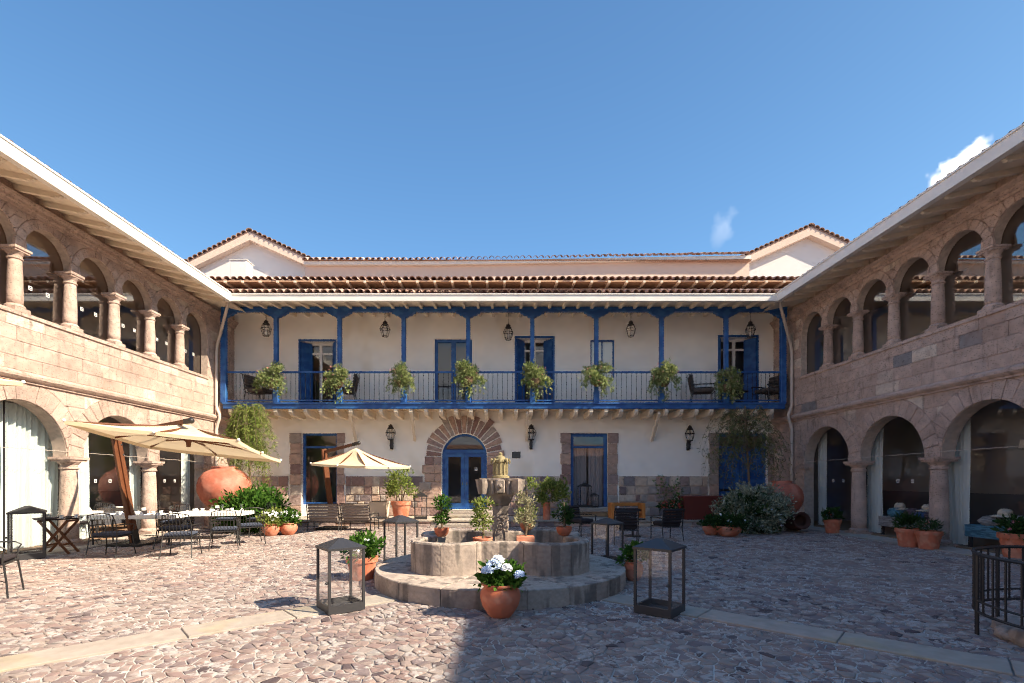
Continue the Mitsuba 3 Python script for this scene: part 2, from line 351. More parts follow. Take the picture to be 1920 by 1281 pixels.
# terrace in front of the house
TZ = .23
terr = newkey('terrace'); scene[terr] = shape(bx(-10.2, 10.2, 17.72, ZF + .1, -.1, TZ - .03), 'wall_mortar'); lab(terr, None, None, None, 'structure')
x = -10.2
while x < 10.15:
    w = rng.uniform(.25, .6); x2 = min(x + w, 10.2)
    if x2 - x < .12: x = x2; continue
    zs = rng.uniform(.10, .16) if rng.random() < .6 else None
    for (a, b) in ([(0, zs), (zs + .012, TZ - .04)] if zs else [(0, TZ - .04)]):
        part(terr, 'stone', pillow(Polygon([(x + .01, a), (x2 - .01, a + rng.uniform(0, .01)), (x2 - .012, b), (x + .008, b - rng.uniform(0, .012))]), 17.66 + rng.uniform(-.02, .02), 17.75, 'y', ch=.012), 'rubble')
    x = x2
x = -10.2
while x < 10.15:
    w = rng.uniform(.7, 1.2); x2 = min(x + w, 10.2); yy = rng.uniform(18.5, 18.9)
    for a, b in ((17.62, yy), (yy + .012, ZF - .06)): part(terr, 'flagstone', pillow(sbox(x + .006, a, x2 - .006, b), TZ, TZ - .05, 'z', ch=.006), 'slab')
    x = x2
for i, (a, b, y0, z0, z1) in enumerate(((826, 936, 18.7, TZ, .33), (838, 924, 19.2, .33, .42), (826, 914, 19.5, .42, .485))):
    part(terr, 'step', cbox(fx(a), fx(b), y0, ZF + .2, z0 + .002, z1, .012), 'slab')
part(terr, 'step', cbox(fx(835), fx(940), 17.3, 17.64, .002, .12, .015), 'slab')

# ================================================================ WINGS
def wing(sg):
    side = 'left' if sg < 0 else 'right'
    k = thing('arcade_building', 'sunlit pink stone wing with two storeys of arches on the left of the courtyard' if sg < 0 else 'shaded pink stone wing with two storeys of arches on the right of the courtyard', 'building')
    Y0, Y1, top = -12.0, ZF + .3, 8.14
    SP, SILL, UB = 6.76, 5.34, 1.405
    ucol = [16.68 - UB * i for i in range(10)]                 # upper columns
    lcol = [15.29, 12.47, 9.65, 6.83]
    ops, rings = [], []
    def arch(c, a, spring, rise, bottom, w, n, wid=None):
        th = np.linspace(0, PI, 41); ed = np.stack([c + a * np.cos(th), spring + rise * np.sin(th)], 1)
        op = Polygon([(c + a, bottom)] + list(map(tuple, ed)) + [(c - a, bottom)])
        ring = []
        for i in range(n):
            t = np.linspace(PI * i / n, PI * (i + 1) / n, 5)
            ii = [(c + a * math.cos(s), spring + rise * math.sin(s)) for s in t]; oo = [(c + (a + w) * math.cos(s), spring + (rise + w) * math.sin(s)) for s in t[::-1]]
            ring.append(Polygon(ii + oo))
        return op, ring
    lops = []
    for i, c in enumerate([16.64, 13.88, 11.06, 8.24]):
        op, ring = arch(c, 1.175, 2.21, 1.20, -.2, .46, 17); lops.append((c, op)); ops.append(op); rings.append((ring, .46))
    uops = []
    for i in range(11):
        c = 17.38 - UB * i; op, ring = arch(c, .635, SP, .68, SP - .0, .22, 11); a_ = SILL
        lo, hi = (c - .7025 if i < 10 else c - .635), (c + .7025 if i > 0 else c + .635)
        op = unary_union([op, sbox(lo, SILL, hi, SP + .001)]); uops.append((c, op)); ops.append(op); rings.append((ring, .24))
    # lower bays: everything between the arches down to the ground is open beside the columns
    for i in range(len(lops) - 1):
        cc = (lops[i][0] + lops[i + 1][0]) / 2; ops.append(sbox(cc - .3, -.2, cc + .3, 2.21))
    holes = unary_union(ops); full = sbox(Y0, 0, Y1, top)
    wallp = full.difference(holes)
    w = newkey(k + '__wall'); scene[w] = shape(cat(extr(wallp.intersection(sbox(Y0, 0, Y1, 4.06)), XW + .03, XW + .36, 'x', sg), extr(wallp.intersection(sbox(Y0, 4.0601, Y1, top)), XW + .03, XW + .24, 'x', sg)), 'wall_mortar')
    allring = []
    bnd = full.intersection(sbox(3.2, 0, Y1, top))
    for ring, wd in rings:
        if ring[0].centroid.x < 3.0: continue
        for q in ring:
            q2 = q.intersection(bnd).difference(unary_union(allring)) if allring else q.intersection(bnd)
            if q2.is_empty or q2.area < .006: continue
            if q2.geom_type != 'Polygon': q2 = max(q2.geoms, key=lambda a: a.area)
            q3 = q2.buffer(-.006, join_style=2)
            if q3.is_empty or q3.geom_type != 'Polygon': continue
            m = pillow(q3, XW - .008 + rng.uniform(-.006, .006), XW + .05, 'x', sg, .008); part(w, 'arch_stone', m, 'ashlar', uv=np.tile(rng.random(2) * (1, .7) + (0, .15), (len(m.vertices), 1)))
        allring.append(unary_union([q.buffer(1e-4) for q in ring]))
    solid = wallp.difference(unary_union(allring))
    rows = [0, .34, .70, 1.04, 1.40, 1.75, 2.10, 2.45, 2.78, 3.12, 3.45, 3.86, 4.06, 4.36, 4.70, 5.02, SILL, 5.70, 6.05, 6.40, 6.76, 7.1, 7.44, 7.74, top]
    cnt_, rest = 0, []
    for z0, z1 in zip(rows[:-1], rows[1:]):
        if abs(z0 - 3.86) < .01: continue
        y = Y1 - rng.uniform(.1, .6)
        yy = [Y1]
        while y > 3.2: yy.append(y); y -= rng.uniform(.48, .95)
        for b, a in zip(yy[:-1], yy[1:]):
            q = sbox(a, z0, b, z1).intersection(solid)
            for g in getattr(q, 'geoms', [q]):
                if g.geom_type != 'Polygon' or g.area < .012: continue
                g = g.buffer(-.0035, join_style=2)
                if g.is_empty or g.geom_type != 'Polygon': continue
                m = pillow(g, XW + rng.uniform(-.006, .008), XW + .05, 'x', sg, .0045)
                u = rng.random(2); u[1] = u[1] if (sg > 0 and 4.06 < g.centroid.y < 5.3) else u[1] * .89
                if cnt_ < 300 and g.centroid.x > 7: part(w, 'block', m, 'ashlar', uv=np.tile(u, (len(m.vertices), 1))); cnt_ += 1
                else: rest.append((m, u))
    if rest: part(w, 'blocks', cat([m for m, _ in rest]), 'ashlar', uv=np.vstack([np.tile(u, (len(m.vertices), 1)) for m, u in rest]), kind='stuff')
    # string course, cornice, sill
    def mould(name, prof, a, b, mat):
        part(k, name, extr_prof(prof, a, b, sg), mat)
    mould('string_course', [(0.02, 3.80), (-.05, 3.80), (-.05, 3.84), (-.10, 3.86), (-.15, 3.91), (-.15, 3.97), (-.10, 4.02), (-.03, 4.05), (.02, 4.06)], -4, Y1, 'ashlar')
    mould('cornice', [(.02, 7.60), (-.04, 7.60), (-.05, 7.66), (-.09, 7.69), (-.10, 7.75), (-.15, 7.80), (-.16, 7.85), (.02, 7.86)], -4, Y1, 'ashlar')
    y = 18.05
    while y > 6.5:
        y2 = y - UB; part(k, 'sill_stone', bx(*sorted((sg * (XW - .035), sg * (XW + .40))), y2 + .006, y - .006, SILL - .07, SILL + .012), 'ashlar'); y = y2
    # columns
    def column(y, z0, z1, r, sc, lower):
        c = newkey(k + '__column'); H = z1 - z0; xc = XW + (.17 if lower else .14)
        u = np.array([rng.random(), .5])
        def put(name, m, smooth=True):
            m = m.copy(); m.apply_translation((sg * xc, y, 0)); nv = len(m.vertices)
            if name is None: scene[c] = shape(m, 'ashlar', smooth, np.tile(u, (nv, 1)))
            else: part(c, name, m, 'ashlar', smooth, np.tile(u, (nv, 1)))
        zb, zc = z0 + .2 * sc, z1 - .26 * sc
        t = np.linspace(0, 1, 9)
        put(None, rev([(0, zb)] + [(r * (1 - .17 * s ** 1.6) * (1 + .03 * math.sin(PI * s)), zb + s * (zc - zb)) for s in t] + [(0, zc)], 22))
        put('base', cat(bx(-r * 1.28, r * 1.28, -r * 1.28, r * 1.28, z0, z0 + .11 * sc), rev([(0, z0 + .11 * sc), (r * 1.24, z0 + .11 * sc), (r * 1.30, z0 + .14 * sc), (r * 1.2, z0 + .18 * sc), (r * 1.03, z0 + .2 * sc), (r * .9, z0 + .24 * sc), (0, z0 + .24 * sc)], 22)), False)
        a = 1.05 if lower else 1.0
        cap = [rev([(0, zc - .05 * sc), (r * .86, zc - .05 * sc), (r * 1.02, zc - .03 * sc), (r * 1.02, zc), (r * .88, zc + .015 * sc), (r * .9, zc + .07 * sc), (r * 1.12, zc + .12 * sc), (r * 1.22, zc + .15 * sc), (0, zc + .15 * sc)], 22)]
        for wd, za, zb_ in ((1.25, .15, .20), (1.42, .20, .262)): cap.append(bx(-r * wd, r * wd, -r * wd, r * wd, zc + za * sc, zc + zb_ * sc))
        put('capital', cat(cap), False)
    for y in ucol[:8]: column(y, SILL, SP, .142, .85, False)
    for y in lcol[:3]: column(y, -.02, 2.21, .20, 1.0, True)
    for y in (17.93,):      # half pilaster at the corner
        part(k, 'impost', bx(*sorted((sg * (XW - .05), sg * (XW + .3))), 17.7, 18.02, 2.05, 2.2), 'ashlar')
    part(k, 'tie_rod', tube([(sg * (XW + .0), 4, 2.37), (sg * (XW + .0), 12, 2.34), (sg * (XW + .0), 18, 2.28)], .006, 5), 'pipe_paint')
    # eaves
    part(k, 'soffit', extr(Polygon([(XG + .06, 7.89), (XG + .06, 7.84), (XW + .03, 8.09), (XW + .03, 8.135)]), Y0, 18.6, 'y') if sg > 0 else extr(affinity.scale(Polygon([(XG + .06, 7.89), (XG + .06, 7.84), (XW + .03, 8.09), (XW + .03, 8.135)]), -1, 1, origin=(0, 0)), Y0, 18.6, 'y'), 'soffit')
    part(k, 'gutter', bx(*sorted((sg * (XG - .09), sg * (XG + .06))), Y0, ZG, 7.80, 8.06), 'white_paint')
    part(k, 'gutter_lip', bx(*sorted((sg * (XG - .115), sg * (XG + .0))), Y0, ZG - .1, 8.062, 8.10), 'white_paint')
    y = 17.2
    while y > 3.6:
        q = Polygon([(XG + .10, 7.86), (XG + .10, 7.80), (XG + .16, 7.76), (XG + .22, 7.79), (XG + .26, 7.765), (XG + .34, 7.79), (XW + .02, 7.95), (XW + .02, 8.08)])
        if sg < 0: q = affinity.scale(q, -1, 1, origin=(0, 0))
        part(k, 'rafter', extr(q, y - .042, y + .042, 'y'), 'soffit'); y -= .63
    # roof: corrugated tile sheet, eave tiles along the gutter
    ys = np.arange(-5, 19.5, .045); xs = np.linspace(XG - .06, 15.5, 30)
    Yg, Xg = np.meshgrid(ys, xs, indexing='ij'); Zg = 8.14 + (Xg - XG) * .47 + .045 * np.cos(Yg * 2 * PI / .26) + .01 * ((Xg * 2.6) % 1)
    V = np.stack([sg * Xg, Yg, Zg], -1).reshape(-1, 3); ny, nx = Yg.shape
    idx = np.arange(ny * nx).reshape(ny, nx); F = np.concatenate([np.stack([idx[:-1, :-1], idx[1:, :-1], idx[1:, 1:]], -1).reshape(-1, 3), np.stack([idx[:-1, :-1], idx[1:, 1:], idx[:-1, 1:]], -1).reshape(-1, 3)])
    if sg > 0: F = F[:, ::-1]
    uvr = np.stack([meshkit.noise(np.stack([np.floor(Yg.ravel() / .26) * 3.3, np.floor(Xg.ravel() * 2.6) * 2.7, 0 * Xg.ravel()], -1), 3)] * 2, -1)
    part(k, 'roof', trimesh.Trimesh(V, F, process=False), 'tile', True, uvr)
    part(k, 'roof_end', extr(Polygon([(sg * XG, 8.1), (sg * 15.5, 10.9), (sg * 15.5, 10.8), (sg * XG, 8.02)]), Y0, -5.0, 'y'), 'roof_clay')
    # interior shell
    XB = 14.2
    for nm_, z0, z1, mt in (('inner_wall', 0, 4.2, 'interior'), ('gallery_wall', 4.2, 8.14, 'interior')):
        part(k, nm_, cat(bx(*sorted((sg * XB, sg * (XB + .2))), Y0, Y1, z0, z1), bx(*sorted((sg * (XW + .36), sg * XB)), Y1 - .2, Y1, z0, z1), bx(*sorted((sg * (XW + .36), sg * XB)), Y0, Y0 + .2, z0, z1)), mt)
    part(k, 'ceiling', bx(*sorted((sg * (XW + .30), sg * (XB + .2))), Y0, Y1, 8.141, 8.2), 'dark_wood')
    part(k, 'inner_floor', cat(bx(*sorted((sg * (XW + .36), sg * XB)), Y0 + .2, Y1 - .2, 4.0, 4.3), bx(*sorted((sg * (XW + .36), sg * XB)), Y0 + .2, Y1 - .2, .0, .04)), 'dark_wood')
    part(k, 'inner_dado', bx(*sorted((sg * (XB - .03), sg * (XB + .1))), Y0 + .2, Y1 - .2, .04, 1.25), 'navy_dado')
    # glazing
    xg = XW + .26
    for c, op in uops[:9]:
        pn = newkey(k + '__window'); b0 = op.bounds
        scene[pn] = shape(rect((sg * xg, c, (SILL + 7.45) / 2), (0, UB / 2 - .004, 0), (0, 0, (7.45 - SILL) / 2)), 'reflective_glass')
        part(pn, 'glazing_bar', bx(*sorted((sg * (xg - .012), sg * (xg + .012))), c + UB / 2 - .018, c + UB / 2 + .012, SILL, 7.44), 'iron')
        if sg < 0:
            for o in (-.22, .22): part(pn, 'sticker', mark(sg * (xg - .006), c + o, 5.34 + .72), 'sticker')
    xg = XW + .38
    for i, (c, op) in enumerate(lops):
        pn = newkey(k + '__window')
        scene[pn] = shape(rect((sg * xg, c, 1.75), (0, 1.40, 0), (0, 0, 1.75)), 'glass')
        part(pn, 'glazing_bar', cat(bx(*sorted((sg * (xg - .012), sg * (xg + .012))), c - .012, c + .012, .04, 3.5)) if i == 2 and sg < 0 else bx(*sorted((sg * (xg - .012), sg * (xg + .012))), c - 1.41, c - 1.38, .04, 3.5), 'iron')
        for o in (-.25, .25):
            if i < 2: part(pn, 'sticker', mark(sg * (xg - .006), c + o - .1, 1.62), 'sticker')
    return k
def mark(x, y, z):
    s = .045; ms = []
    for dz in (-.04, 0, .04): ms.append(rect((x, y, z + dz), (0, s, 0), (0, 0, .008)))
    for dy in (-s, s): ms.append(rect((x, y + dy * .95, z), (0, .006, 0), (0, 0, .04)))
    return cat(ms)
def extr_prof(prof, a, b, sg):
    q = Polygon([(sg * (XW + d), z) for d, z in prof]); return extr(q.buffer(0), a, b, 'y')
LW = wing(-1); RW = wing(1)
def curtain(sg, y0, y1, z1, label, lab_, amp=.045, pinch=0):
    n = int(abs(y1 - y0) / .012) + 2; ys = np.linspace(y0, y1, n); zs = np.linspace(.06, z1, 14)
    Yg, Zg = np.meshgrid(ys, zs, indexing='ij'); mid = (y0 + y1) / 2
    ph = meshkit.noise(np.stack([Yg * 5, Zg * .25, 0 * Yg], -1), 5) * 3
    am = amp * (.35 + 1.3 * meshkit.noise(np.stack([Yg * 4, Zg * .5, 0 * Yg + 3], -1), 8)); Xo = am * np.sin(Yg * 2 * PI / .15 + ph * 2.2) + am * .35 * np.sin(Yg * 2 * PI / .057 + 3 * ph)
    sq = 1 - pinch * np.clip(1 - (Zg / z1), 0, 1) * .5 * np.exp(-((Zg - 1.0) / .8) ** 2)
    V = np.stack([sg * (XW + .62 + Xo), mid + (Yg - mid) * sq, Zg], -1).reshape(-1, 3); a, b = Yg.shape
    idx = np.arange(a * b).reshape(a, b); F = np.concatenate([np.stack([idx[:-1, :-1], idx[1:, :-1], idx[1:, 1:]], -1).reshape(-1, 3), np.stack([idx[:-1, :-1], idx[1:, 1:], idx[:-1, 1:]], -1).reshape(-1, 3)])
    solo('curtain', trimesh.Trimesh(V, F, process=False), 'curtain', lab_, 'curtain', smooth=True)
curtain(-1, 11.10, 12.60, 3.4, 0, 'pale sheer curtain filling the far half of the large left arch', .06)
curtain(-1, 9.70, 11.06, 3.4, 0, 'pale sheer curtain at the left edge of the photo behind the largest floor lantern', .06)
curtain(-1, 13.15, 13.6, 3.3, 0, 'narrow pale curtain just right of the nearest left column', pinch=.4)
curtain(-1, 15.1, 15.75, 3.3, 0, 'pale curtain beside the second left column, behind the big umbrella', pinch=.3)
curtain(-1, 17.5, 18.0, 3.3, 0, 'pale curtain in the farthest left arch beside the urn', pinch=.3)
curtain(1, 17.5, 18.0, 3.3, 0, 'pale narrow curtain in the farthest right arch', pinch=.4)
curtain(1, 14.95, 15.6, 3.3, 0, 'pale curtain in the middle right arch behind the textile table', pinch=.2)
curtain(1, 12.15, 12.75, 3.3, 0, 'pale curtain in the nearest right arch beside the twin tapered pots', pinch=.2)

# ================================================================ MAIN HOUSE
H = thing('courtyard_house', 'white two storey house with blue balcony and tiled roof at the back of the courtyard', 'building')
LOW = dict(winL=(565, 632, 812, 947), winR=(1070, 1140, 812, 957), portal=(1347, 1440, 812, 962))
UPP = [(563, 628, 640, 766), (815, 885, 636, 766), (968, 1037, 634, 766), (1107, 1152, 637, 712), (1349, 1419, 632, 766)]
def pxbox(a): return sbox(fx(a[0]), fz(a[3]), fx(a[1]), fz(a[2]))
DX0, DX1, DZ0, DS, DC = fx(828), fx(913), .485, fz(856), fz(813)
th = np.linspace(0, PI, 33)
dcx, dca = (DX0 + DX1) / 2, (DX1 - DX0) / 2
door_op = Polygon([(DX1, DZ0)] + [(dcx + dca * math.cos(t), DS + (DC - DS) * math.sin(t)) for t in th] + [(DX0, DZ0)])
hol = unary_union([pxbox(a) for a in LOW.values()] + [pxbox(a) for a in UPP] + [door_op])
fullw = sbox(-XW, 0, XW, 9.5)
part(H, 'wall', extr(fullw.difference(hol), ZF, ZF + .5, 'y'), 'plaster')
# stone surrounds
def mauve(): return np.array([[rng.choice([.28, .62, .70, .06, .62, .28]), rng.random()]])
def surround(name, x0, x1, z0, z1, op, rows, stagger=.06):
    zs = np.linspace(z0, z1, rows + 1)
    for i in range(rows):
        for s in (0, 1):
            j = stagger * (i % 2) * rng.uniform(.3, 1)
            q = sbox(x0 - j if not s else x1, zs[i] + .006, x0 if s else x1, zs[i + 1] - .006)
            a, b = (x0 - j, op[0]) if s == 0 else (op[1], x1 + j)
            part(H, 'jamb_stone', pillow(sbox(a, zs[i] + .006, b - .0, zs[i + 1] - .006), ZF - .05 + rng.uniform(-.01, .01), ZF + .3, 'y', ch=.012), 'rubble', uv=mauve())
SUR = []
for nm, (a, b) in dict(winL=(545, 645), winR=(1053, 1157), portal=(1330, 1456)).items():
    o = LOW[nm]; surround(nm, fx(a), fx(b), TZ, fz(o[2]), (fx(o[0]), fx(o[1])), 8); SUR.append(sbox(fx(a) - .08, 0, fx(b) + .08, fz(o[2])))
# arch ring stones of the central door
n = 19
for i in range(n):
    t0_, t1_ = PI * i / n, PI * (i + 1) / n; tt = np.linspace(t0_, t1_, 4); L = rng.uniform(.60, .78)
    if i in (12,): L = .98
    if i in (5,): L = .92
    q = [(dcx + dca * 1.0 * math.cos(t), DS + (DC - DS) * math.sin(t)) for t in tt] + [(dcx + (dca + L) * math.cos(t), DS + (DC - DS + L) * math.sin(t)) for t in tt[::-1]]
    part(H, 'arch_stone', pillow(Polygon(q).buffer(-.02, join_style=2), ZF - .05 + rng.uniform(-.02, .02), ZF + .3, 'y', ch=.014), 'rubble', uv=mauve())
zs = np.linspace(TZ, DS, 8)
for i in range(7):
    for s in (-1, 1):
        W = rng.uniform(.62, .80) + (.12 if s < 0 and i < 4 else 0)
        x_in = DX0 if s < 0 else DX1; cut = rng.uniform(.35, .65)
        for a, b in (((0, cut), (cut, 1)) if rng.random() < .6 else ((0, 1),)):
            xa, xb = sorted((x_in + s * W * a, x_in + s * W * b))
            part(H, 'jamb_stone', pillow(sbox(xa + .008, zs[i] + .007, xb - .008, zs[i + 1] - .007), ZF - .06 + rng.uniform(-.015, .015), ZF + .3, 'y', ch=.014), 'rubble', uv=mauve())
SUR.append(sbox(DX0 - .72, 0, DX1 + .72, 3.6))
# rubble dado
dz1 = fz(893)
dado = sbox(-XW, TZ, XW, dz1).difference(unary_union(SUR + [hol]))
dks = []
for g in dado.buffer(-.002).geoms: dks.append((newkey(H + '__dado'), g)); scene[dks[-1][0]] = shape(extr(g, ZF - .03, ZF + .01, 'y'), 'wall_mortar')
z = TZ; stones = []
while z < dz1 - .05:
    h = rng.uniform(.20, .34); z2 = min(z + h, dz1)
    if dz1 - z2 < .12: z2 = dz1
    x = -XW
    while x < XW:
        w = rng.uniform(.18, .55); j = lambda s=.025: rng.uniform(-s, s)
        q = Polygon([(x + .01, z + .008 + j(.012)), (x + w - .01 + j(), z + .008 + j(.012)), (x + w - .01 + j(), z2 - .008 + j(.012)), (x + .01 + j(), z2 - .008 + j(.012))]).intersection(dado)
        for g in getattr(q, 'geoms', [q]):
            if g.geom_type == 'Polygon' and g.area > .012: stones.append(g)
        x += w
    z = z2
stones.sort(key=lambda g: -g.area)
rest = []
for i, g in enumerate(stones):
    g = g.buffer(-.008).buffer(0)
    if g.is_empty or g.geom_type != 'Polygon': continue
    m = pillow(g, ZF - .065 + rng.uniform(-.02, .02), ZF, 'y', ch=.018)
    dk = min(dks, key=lambda t: t[1].distance(g))[0]
    if i < 300: part(dk, 'stone', m, 'rubble')
    else: rest.append((m, rng.random(2)))
if rest: part(dk, 'small_stones', cat([m for m, _ in rest]), 'rubble', uv=np.vstack([np.tile(u, (len(m.vertices), 1)) for m, u in rest]), kind='stuff')
# corner quoins upstairs
for s, px in ((-1, 437), (1, 1450)):
    zs = np.linspace(4.46, 7.9, 11)
    for i in range(10): a, b = sorted((s * XW, fx(px) + s * .05 * (i % 2))); part(H, 'quoin', pillow(sbox(a, zs[i] + .006, b, zs[i + 1] - .006), ZF - .05, ZF + .1, 'y', ch=.01), 'ashlar')
# rooms behind
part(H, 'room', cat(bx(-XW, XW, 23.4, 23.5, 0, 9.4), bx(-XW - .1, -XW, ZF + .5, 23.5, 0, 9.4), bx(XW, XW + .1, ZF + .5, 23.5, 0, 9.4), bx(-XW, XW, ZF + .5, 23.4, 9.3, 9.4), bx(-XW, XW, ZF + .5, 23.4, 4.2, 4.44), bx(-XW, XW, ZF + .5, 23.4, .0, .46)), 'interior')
# doors and windows
def glazed(name, a, bars, mat='blue', y=ZF + .18, w=.09, label=None, pane=True):
    x0, x1, z1, z0 = fx(a[0]), fx(a[1]), fz(a[2]), fz(a[3])
    k = newkey(H + '__' + name); scene[k] = shape(frame(x0 + .002, x1 - .002, z0 + .002, z1 - .002, y, y + .08, w, bars(x0, x1, z0, z1)), mat); lab(k, label)
    if pane: part(k, 'pane', rect(((x0 + x1) / 2, y + .045, (z0 + z1) / 2), ((x1 - x0) / 2 - w * .5, 0, 0), (0, 0, (z1 - z0) / 2 - w * .5)), 'glass')
    return k, (x0, x1, z0, z1)
zt = fz(838)
glazed('window', LOW['winL'], lambda a, b, c, d: [(a, zt - .04, b, zt + .04)])
glazed('window', LOW['winR'], lambda a, b, c, d: [(a, zt - .04, b, zt + .04)], w=.13)
k, (x0, x1, z0, z1) = glazed('door', LOW['portal'], lambda a, b, c, d: [(a, zt - .05, b, zt + .05), ((a + b) / 2 - .05, c, (a + b) / 2 + .05, zt)], w=.12, label='blue panelled door behind the right tree')
for xa, xb in ((x0 + .12, (x0 + x1) / 2 - .05), ((x0 + x1) / 2 + .05, x1 - .12)):
    for za, zb in ((z0 + .12, 1.2), (1.27, zt - .06)): part(k, 'panel', cbox(xa + .01, xb - .01, ZF + .17, ZF + .21, za, zb, .015), 'blue')
for a, b, w in ((1078, 1103, 'left'), (1106, 1133, 'right')):
    xs = np.linspace(fx(a), fx(b), 70); zz_ = np.array([.6, fz(836)]); yy_ = ZF + .42 + .035 * np.sin(xs * 2 * PI / .085) + .02 * np.sin(xs * 31)
    V = np.concatenate([np.c_[xs, yy_, np.full(70, z)] for z in zz_]); i_ = np.arange(69)
    solo('drape', trimesh.Trimesh(V, np.concatenate([np.c_[i_, i_ + 1, i_ + 71], np.c_[i_, i_ + 71, i_ + 70]]), process=False), 'drape', 'grey ' + w + ' drape inside the window right of the arched door', 'curtain', smooth=True)
# central door
kd = newkey(H + '__door'); ring = door_op.buffer(-.002).difference(door_op.buffer(-.085))
zt2 = fz(846)
scene[kd] = shape(extr(unary_union([ring.difference(sbox(DX0, 0, DX1, DZ0 + .01)), sbox(DX0 + .02, zt2 - .07, DX1 - .02, zt2 + .07)]), ZF + .20, ZF + .30, 'y'), 'blue'); lab(kd, 'bright blue glazed double door under the stone arch')
for s, (xa, xb) in enumerate(((DX0 + .09, dcx - .004), (dcx + .004, DX1 - .09))):
    lf = part(kd, 'leaf', frame(xa, xb, DZ0 + .02, zt2 - .075, ZF + .215, ZF + .275, .15, [(xa, DZ0 + .02, xb, DZ0 + .24)]), 'blue')
    part(kd, 'pane', rect(((xa + xb) / 2, ZF + .25, (DZ0 + zt2) / 2), ((xb - xa) / 2 - .1, 0, 0), (0, 0, (zt2 - DZ0) / 2 - .12)), 'glass')
    part(kd, 'handle', tube([(dcx + (-.09, .09)[s], ZF + .2, 1.45), (dcx + (-.09, .09)[s], ZF + .18, 1.5), (dcx + (-.09, .09)[s], ZF + .2, 1.55)], .012), 'bronze', 40)
part(kd, 'pane', rect((dcx, ZF + .25, (zt2 + DC) / 2), (dca * .86, 0, 0), (0, 0, (DC - zt2) / 2 - .1)), 'glass')
part(kd, 'sticker', cat([rect((fx(892), ZF + .245, fz(880) + d), (.06, 0, 0), (0, 0, .012)) for d in (-.05, 0, .05)]), 'sticker')
# upper doors
def mid(w): return lambda a, b, c, d: [((a + b) / 2 - w, c, (a + b) / 2 + w, d)]
glazed('upper_door', UPP[1], mid(.09), w=.11, y=ZF + .08, label='closed blue glazed double door on the balcony')
k4, (x0, x1, z0, z1) = glazed('upper_window', UPP[3], mid(.02), y=ZF + .06, w=.05, label='pale blue curtained window on the balcony')
part(k4, 'blind', bx(x0 + .03, x1 - .03, ZF + .14, ZF + .15, z0 + .03, z1 - .03), 'curtain')
for i, (a, open_) in enumerate(((UPP[0], (1, 0)), (UPP[2], (1, 1)), (UPP[4], (0, 1)))):
    k, (x0, x1, z0, z1) = glazed('upper_door', a, lambda a, b, c, d: [((a + b) / 2 - .05, c, (a + b) / 2 + .05, d), (a, d - .45, b, d - .38)], mat='white_paint', y=ZF + .36, w=.08, label='open doorway with blue shutters and white inner frame')
    part(k, 'casing', frame(x0 - .06, x1 + .06, z0, z1 + .07, ZF - .03, ZF + .03, .07), 'blue')
    for s in (0, 1):
        if open_[s]:
            xx = x0 + .03 if s == 0 else x1 - .03; d = .30 if s == 0 else -.30
            m = beam((xx, ZF + .0, (z0 + z1) / 2), (xx + d, ZF + .38, (z0 + z1) / 2), .045, z1 - z0 - .06); sh = part(k, 'shutter', m, 'blue')
        else:
            xx = x1 - .03 if s else x0 + .03; part(k, 'shutter', beam((xx, ZF + .02, (z0 + z1) / 2), (xx + (-.16 if s else .16), ZF + .35, (z0 + z1) / 2), .045, z1 - z0 - .06), 'blue')
# balcony
DT, DB = fz(757, ZB), fz(767, ZB)
bal = newkey(H + '__balcony'); scene[bal] = shape(bx(-10.3, 10.3, ZB + .05, ZF + .1, DT - .06, DT), 'wood'); lab(bal, 'blue timber balcony along the whole upper floor')
part(bal, 'edge_beam', cbox(-10.35, 10.35, ZB - .06, ZB + .05, DB, DT + .02, .012), 'blue')
part(bal, 'edge_trim', bx(-10.35, 10.35, ZB - .10, ZB - .062, DT - .03, DT + .035), 'blue')
j = -10.1
while j < 10.2:
    q = Polygon([(ZB - .02, DB - .03), (ZB - .02, DB - .10), (ZB + .06, DB - .2), (ZB + .16, DB - .24), (ZF + .1, DB - .24), (ZF + .1, DB - .002), (ZB - .02, DB - .002)])
    m = extr(q, j - .065, j + .065, 'x'); part(bal, 'joist', m, 'soffit'); j += .555
part(bal, 'soffit', bx(-10.3, 10.3, ZB + .05, ZF + .1, DT - .10, DT - .062), 'soffit')
for px, w_ in ((655, 668), (771, 778), (989, 987), (1237, 1222)):
    part(bal, 'brace', beam((fx(px, ZB + .05), ZB + .1, fz(773, ZB)), (fx(w_), ZF - .03, fz(826)), .09, .12), 'soffit')
RT = fz(698, ZB); LT = fz(751, ZB)
PX = [420, 518, 637, 757, 878, 998, 1118, 1240, 1361, 1468]
part(bal, 'hand_rail', cbox(fx(422, ZB), fx(1466, ZB), ZB - .035, ZB + .035, RT - .035, RT + .03, .01), 'blue')
part(bal, 'low_rail', bx(fx(422, ZB), fx(1466, ZB), ZB - .02, ZB + .02, LT - .025, LT + .02), 'blue')
for a, b in zip(PX[:-1], PX[1:]):
    nb = 13
    for i in range(1, nb): x = fx(a + (b - a) * i / nb, ZB); part(bal, 'baluster', tube([(x, ZB, LT), (x, ZB, RT - .03)], .0095, 5), 'iron')
BZ0, BZ1 = fz(585, ZB), fz(577, ZB)
part(bal, 'beam', bx(-10.4, 10.4, ZB - .09, ZB + .09, BZ0, BZ1), 'blue')
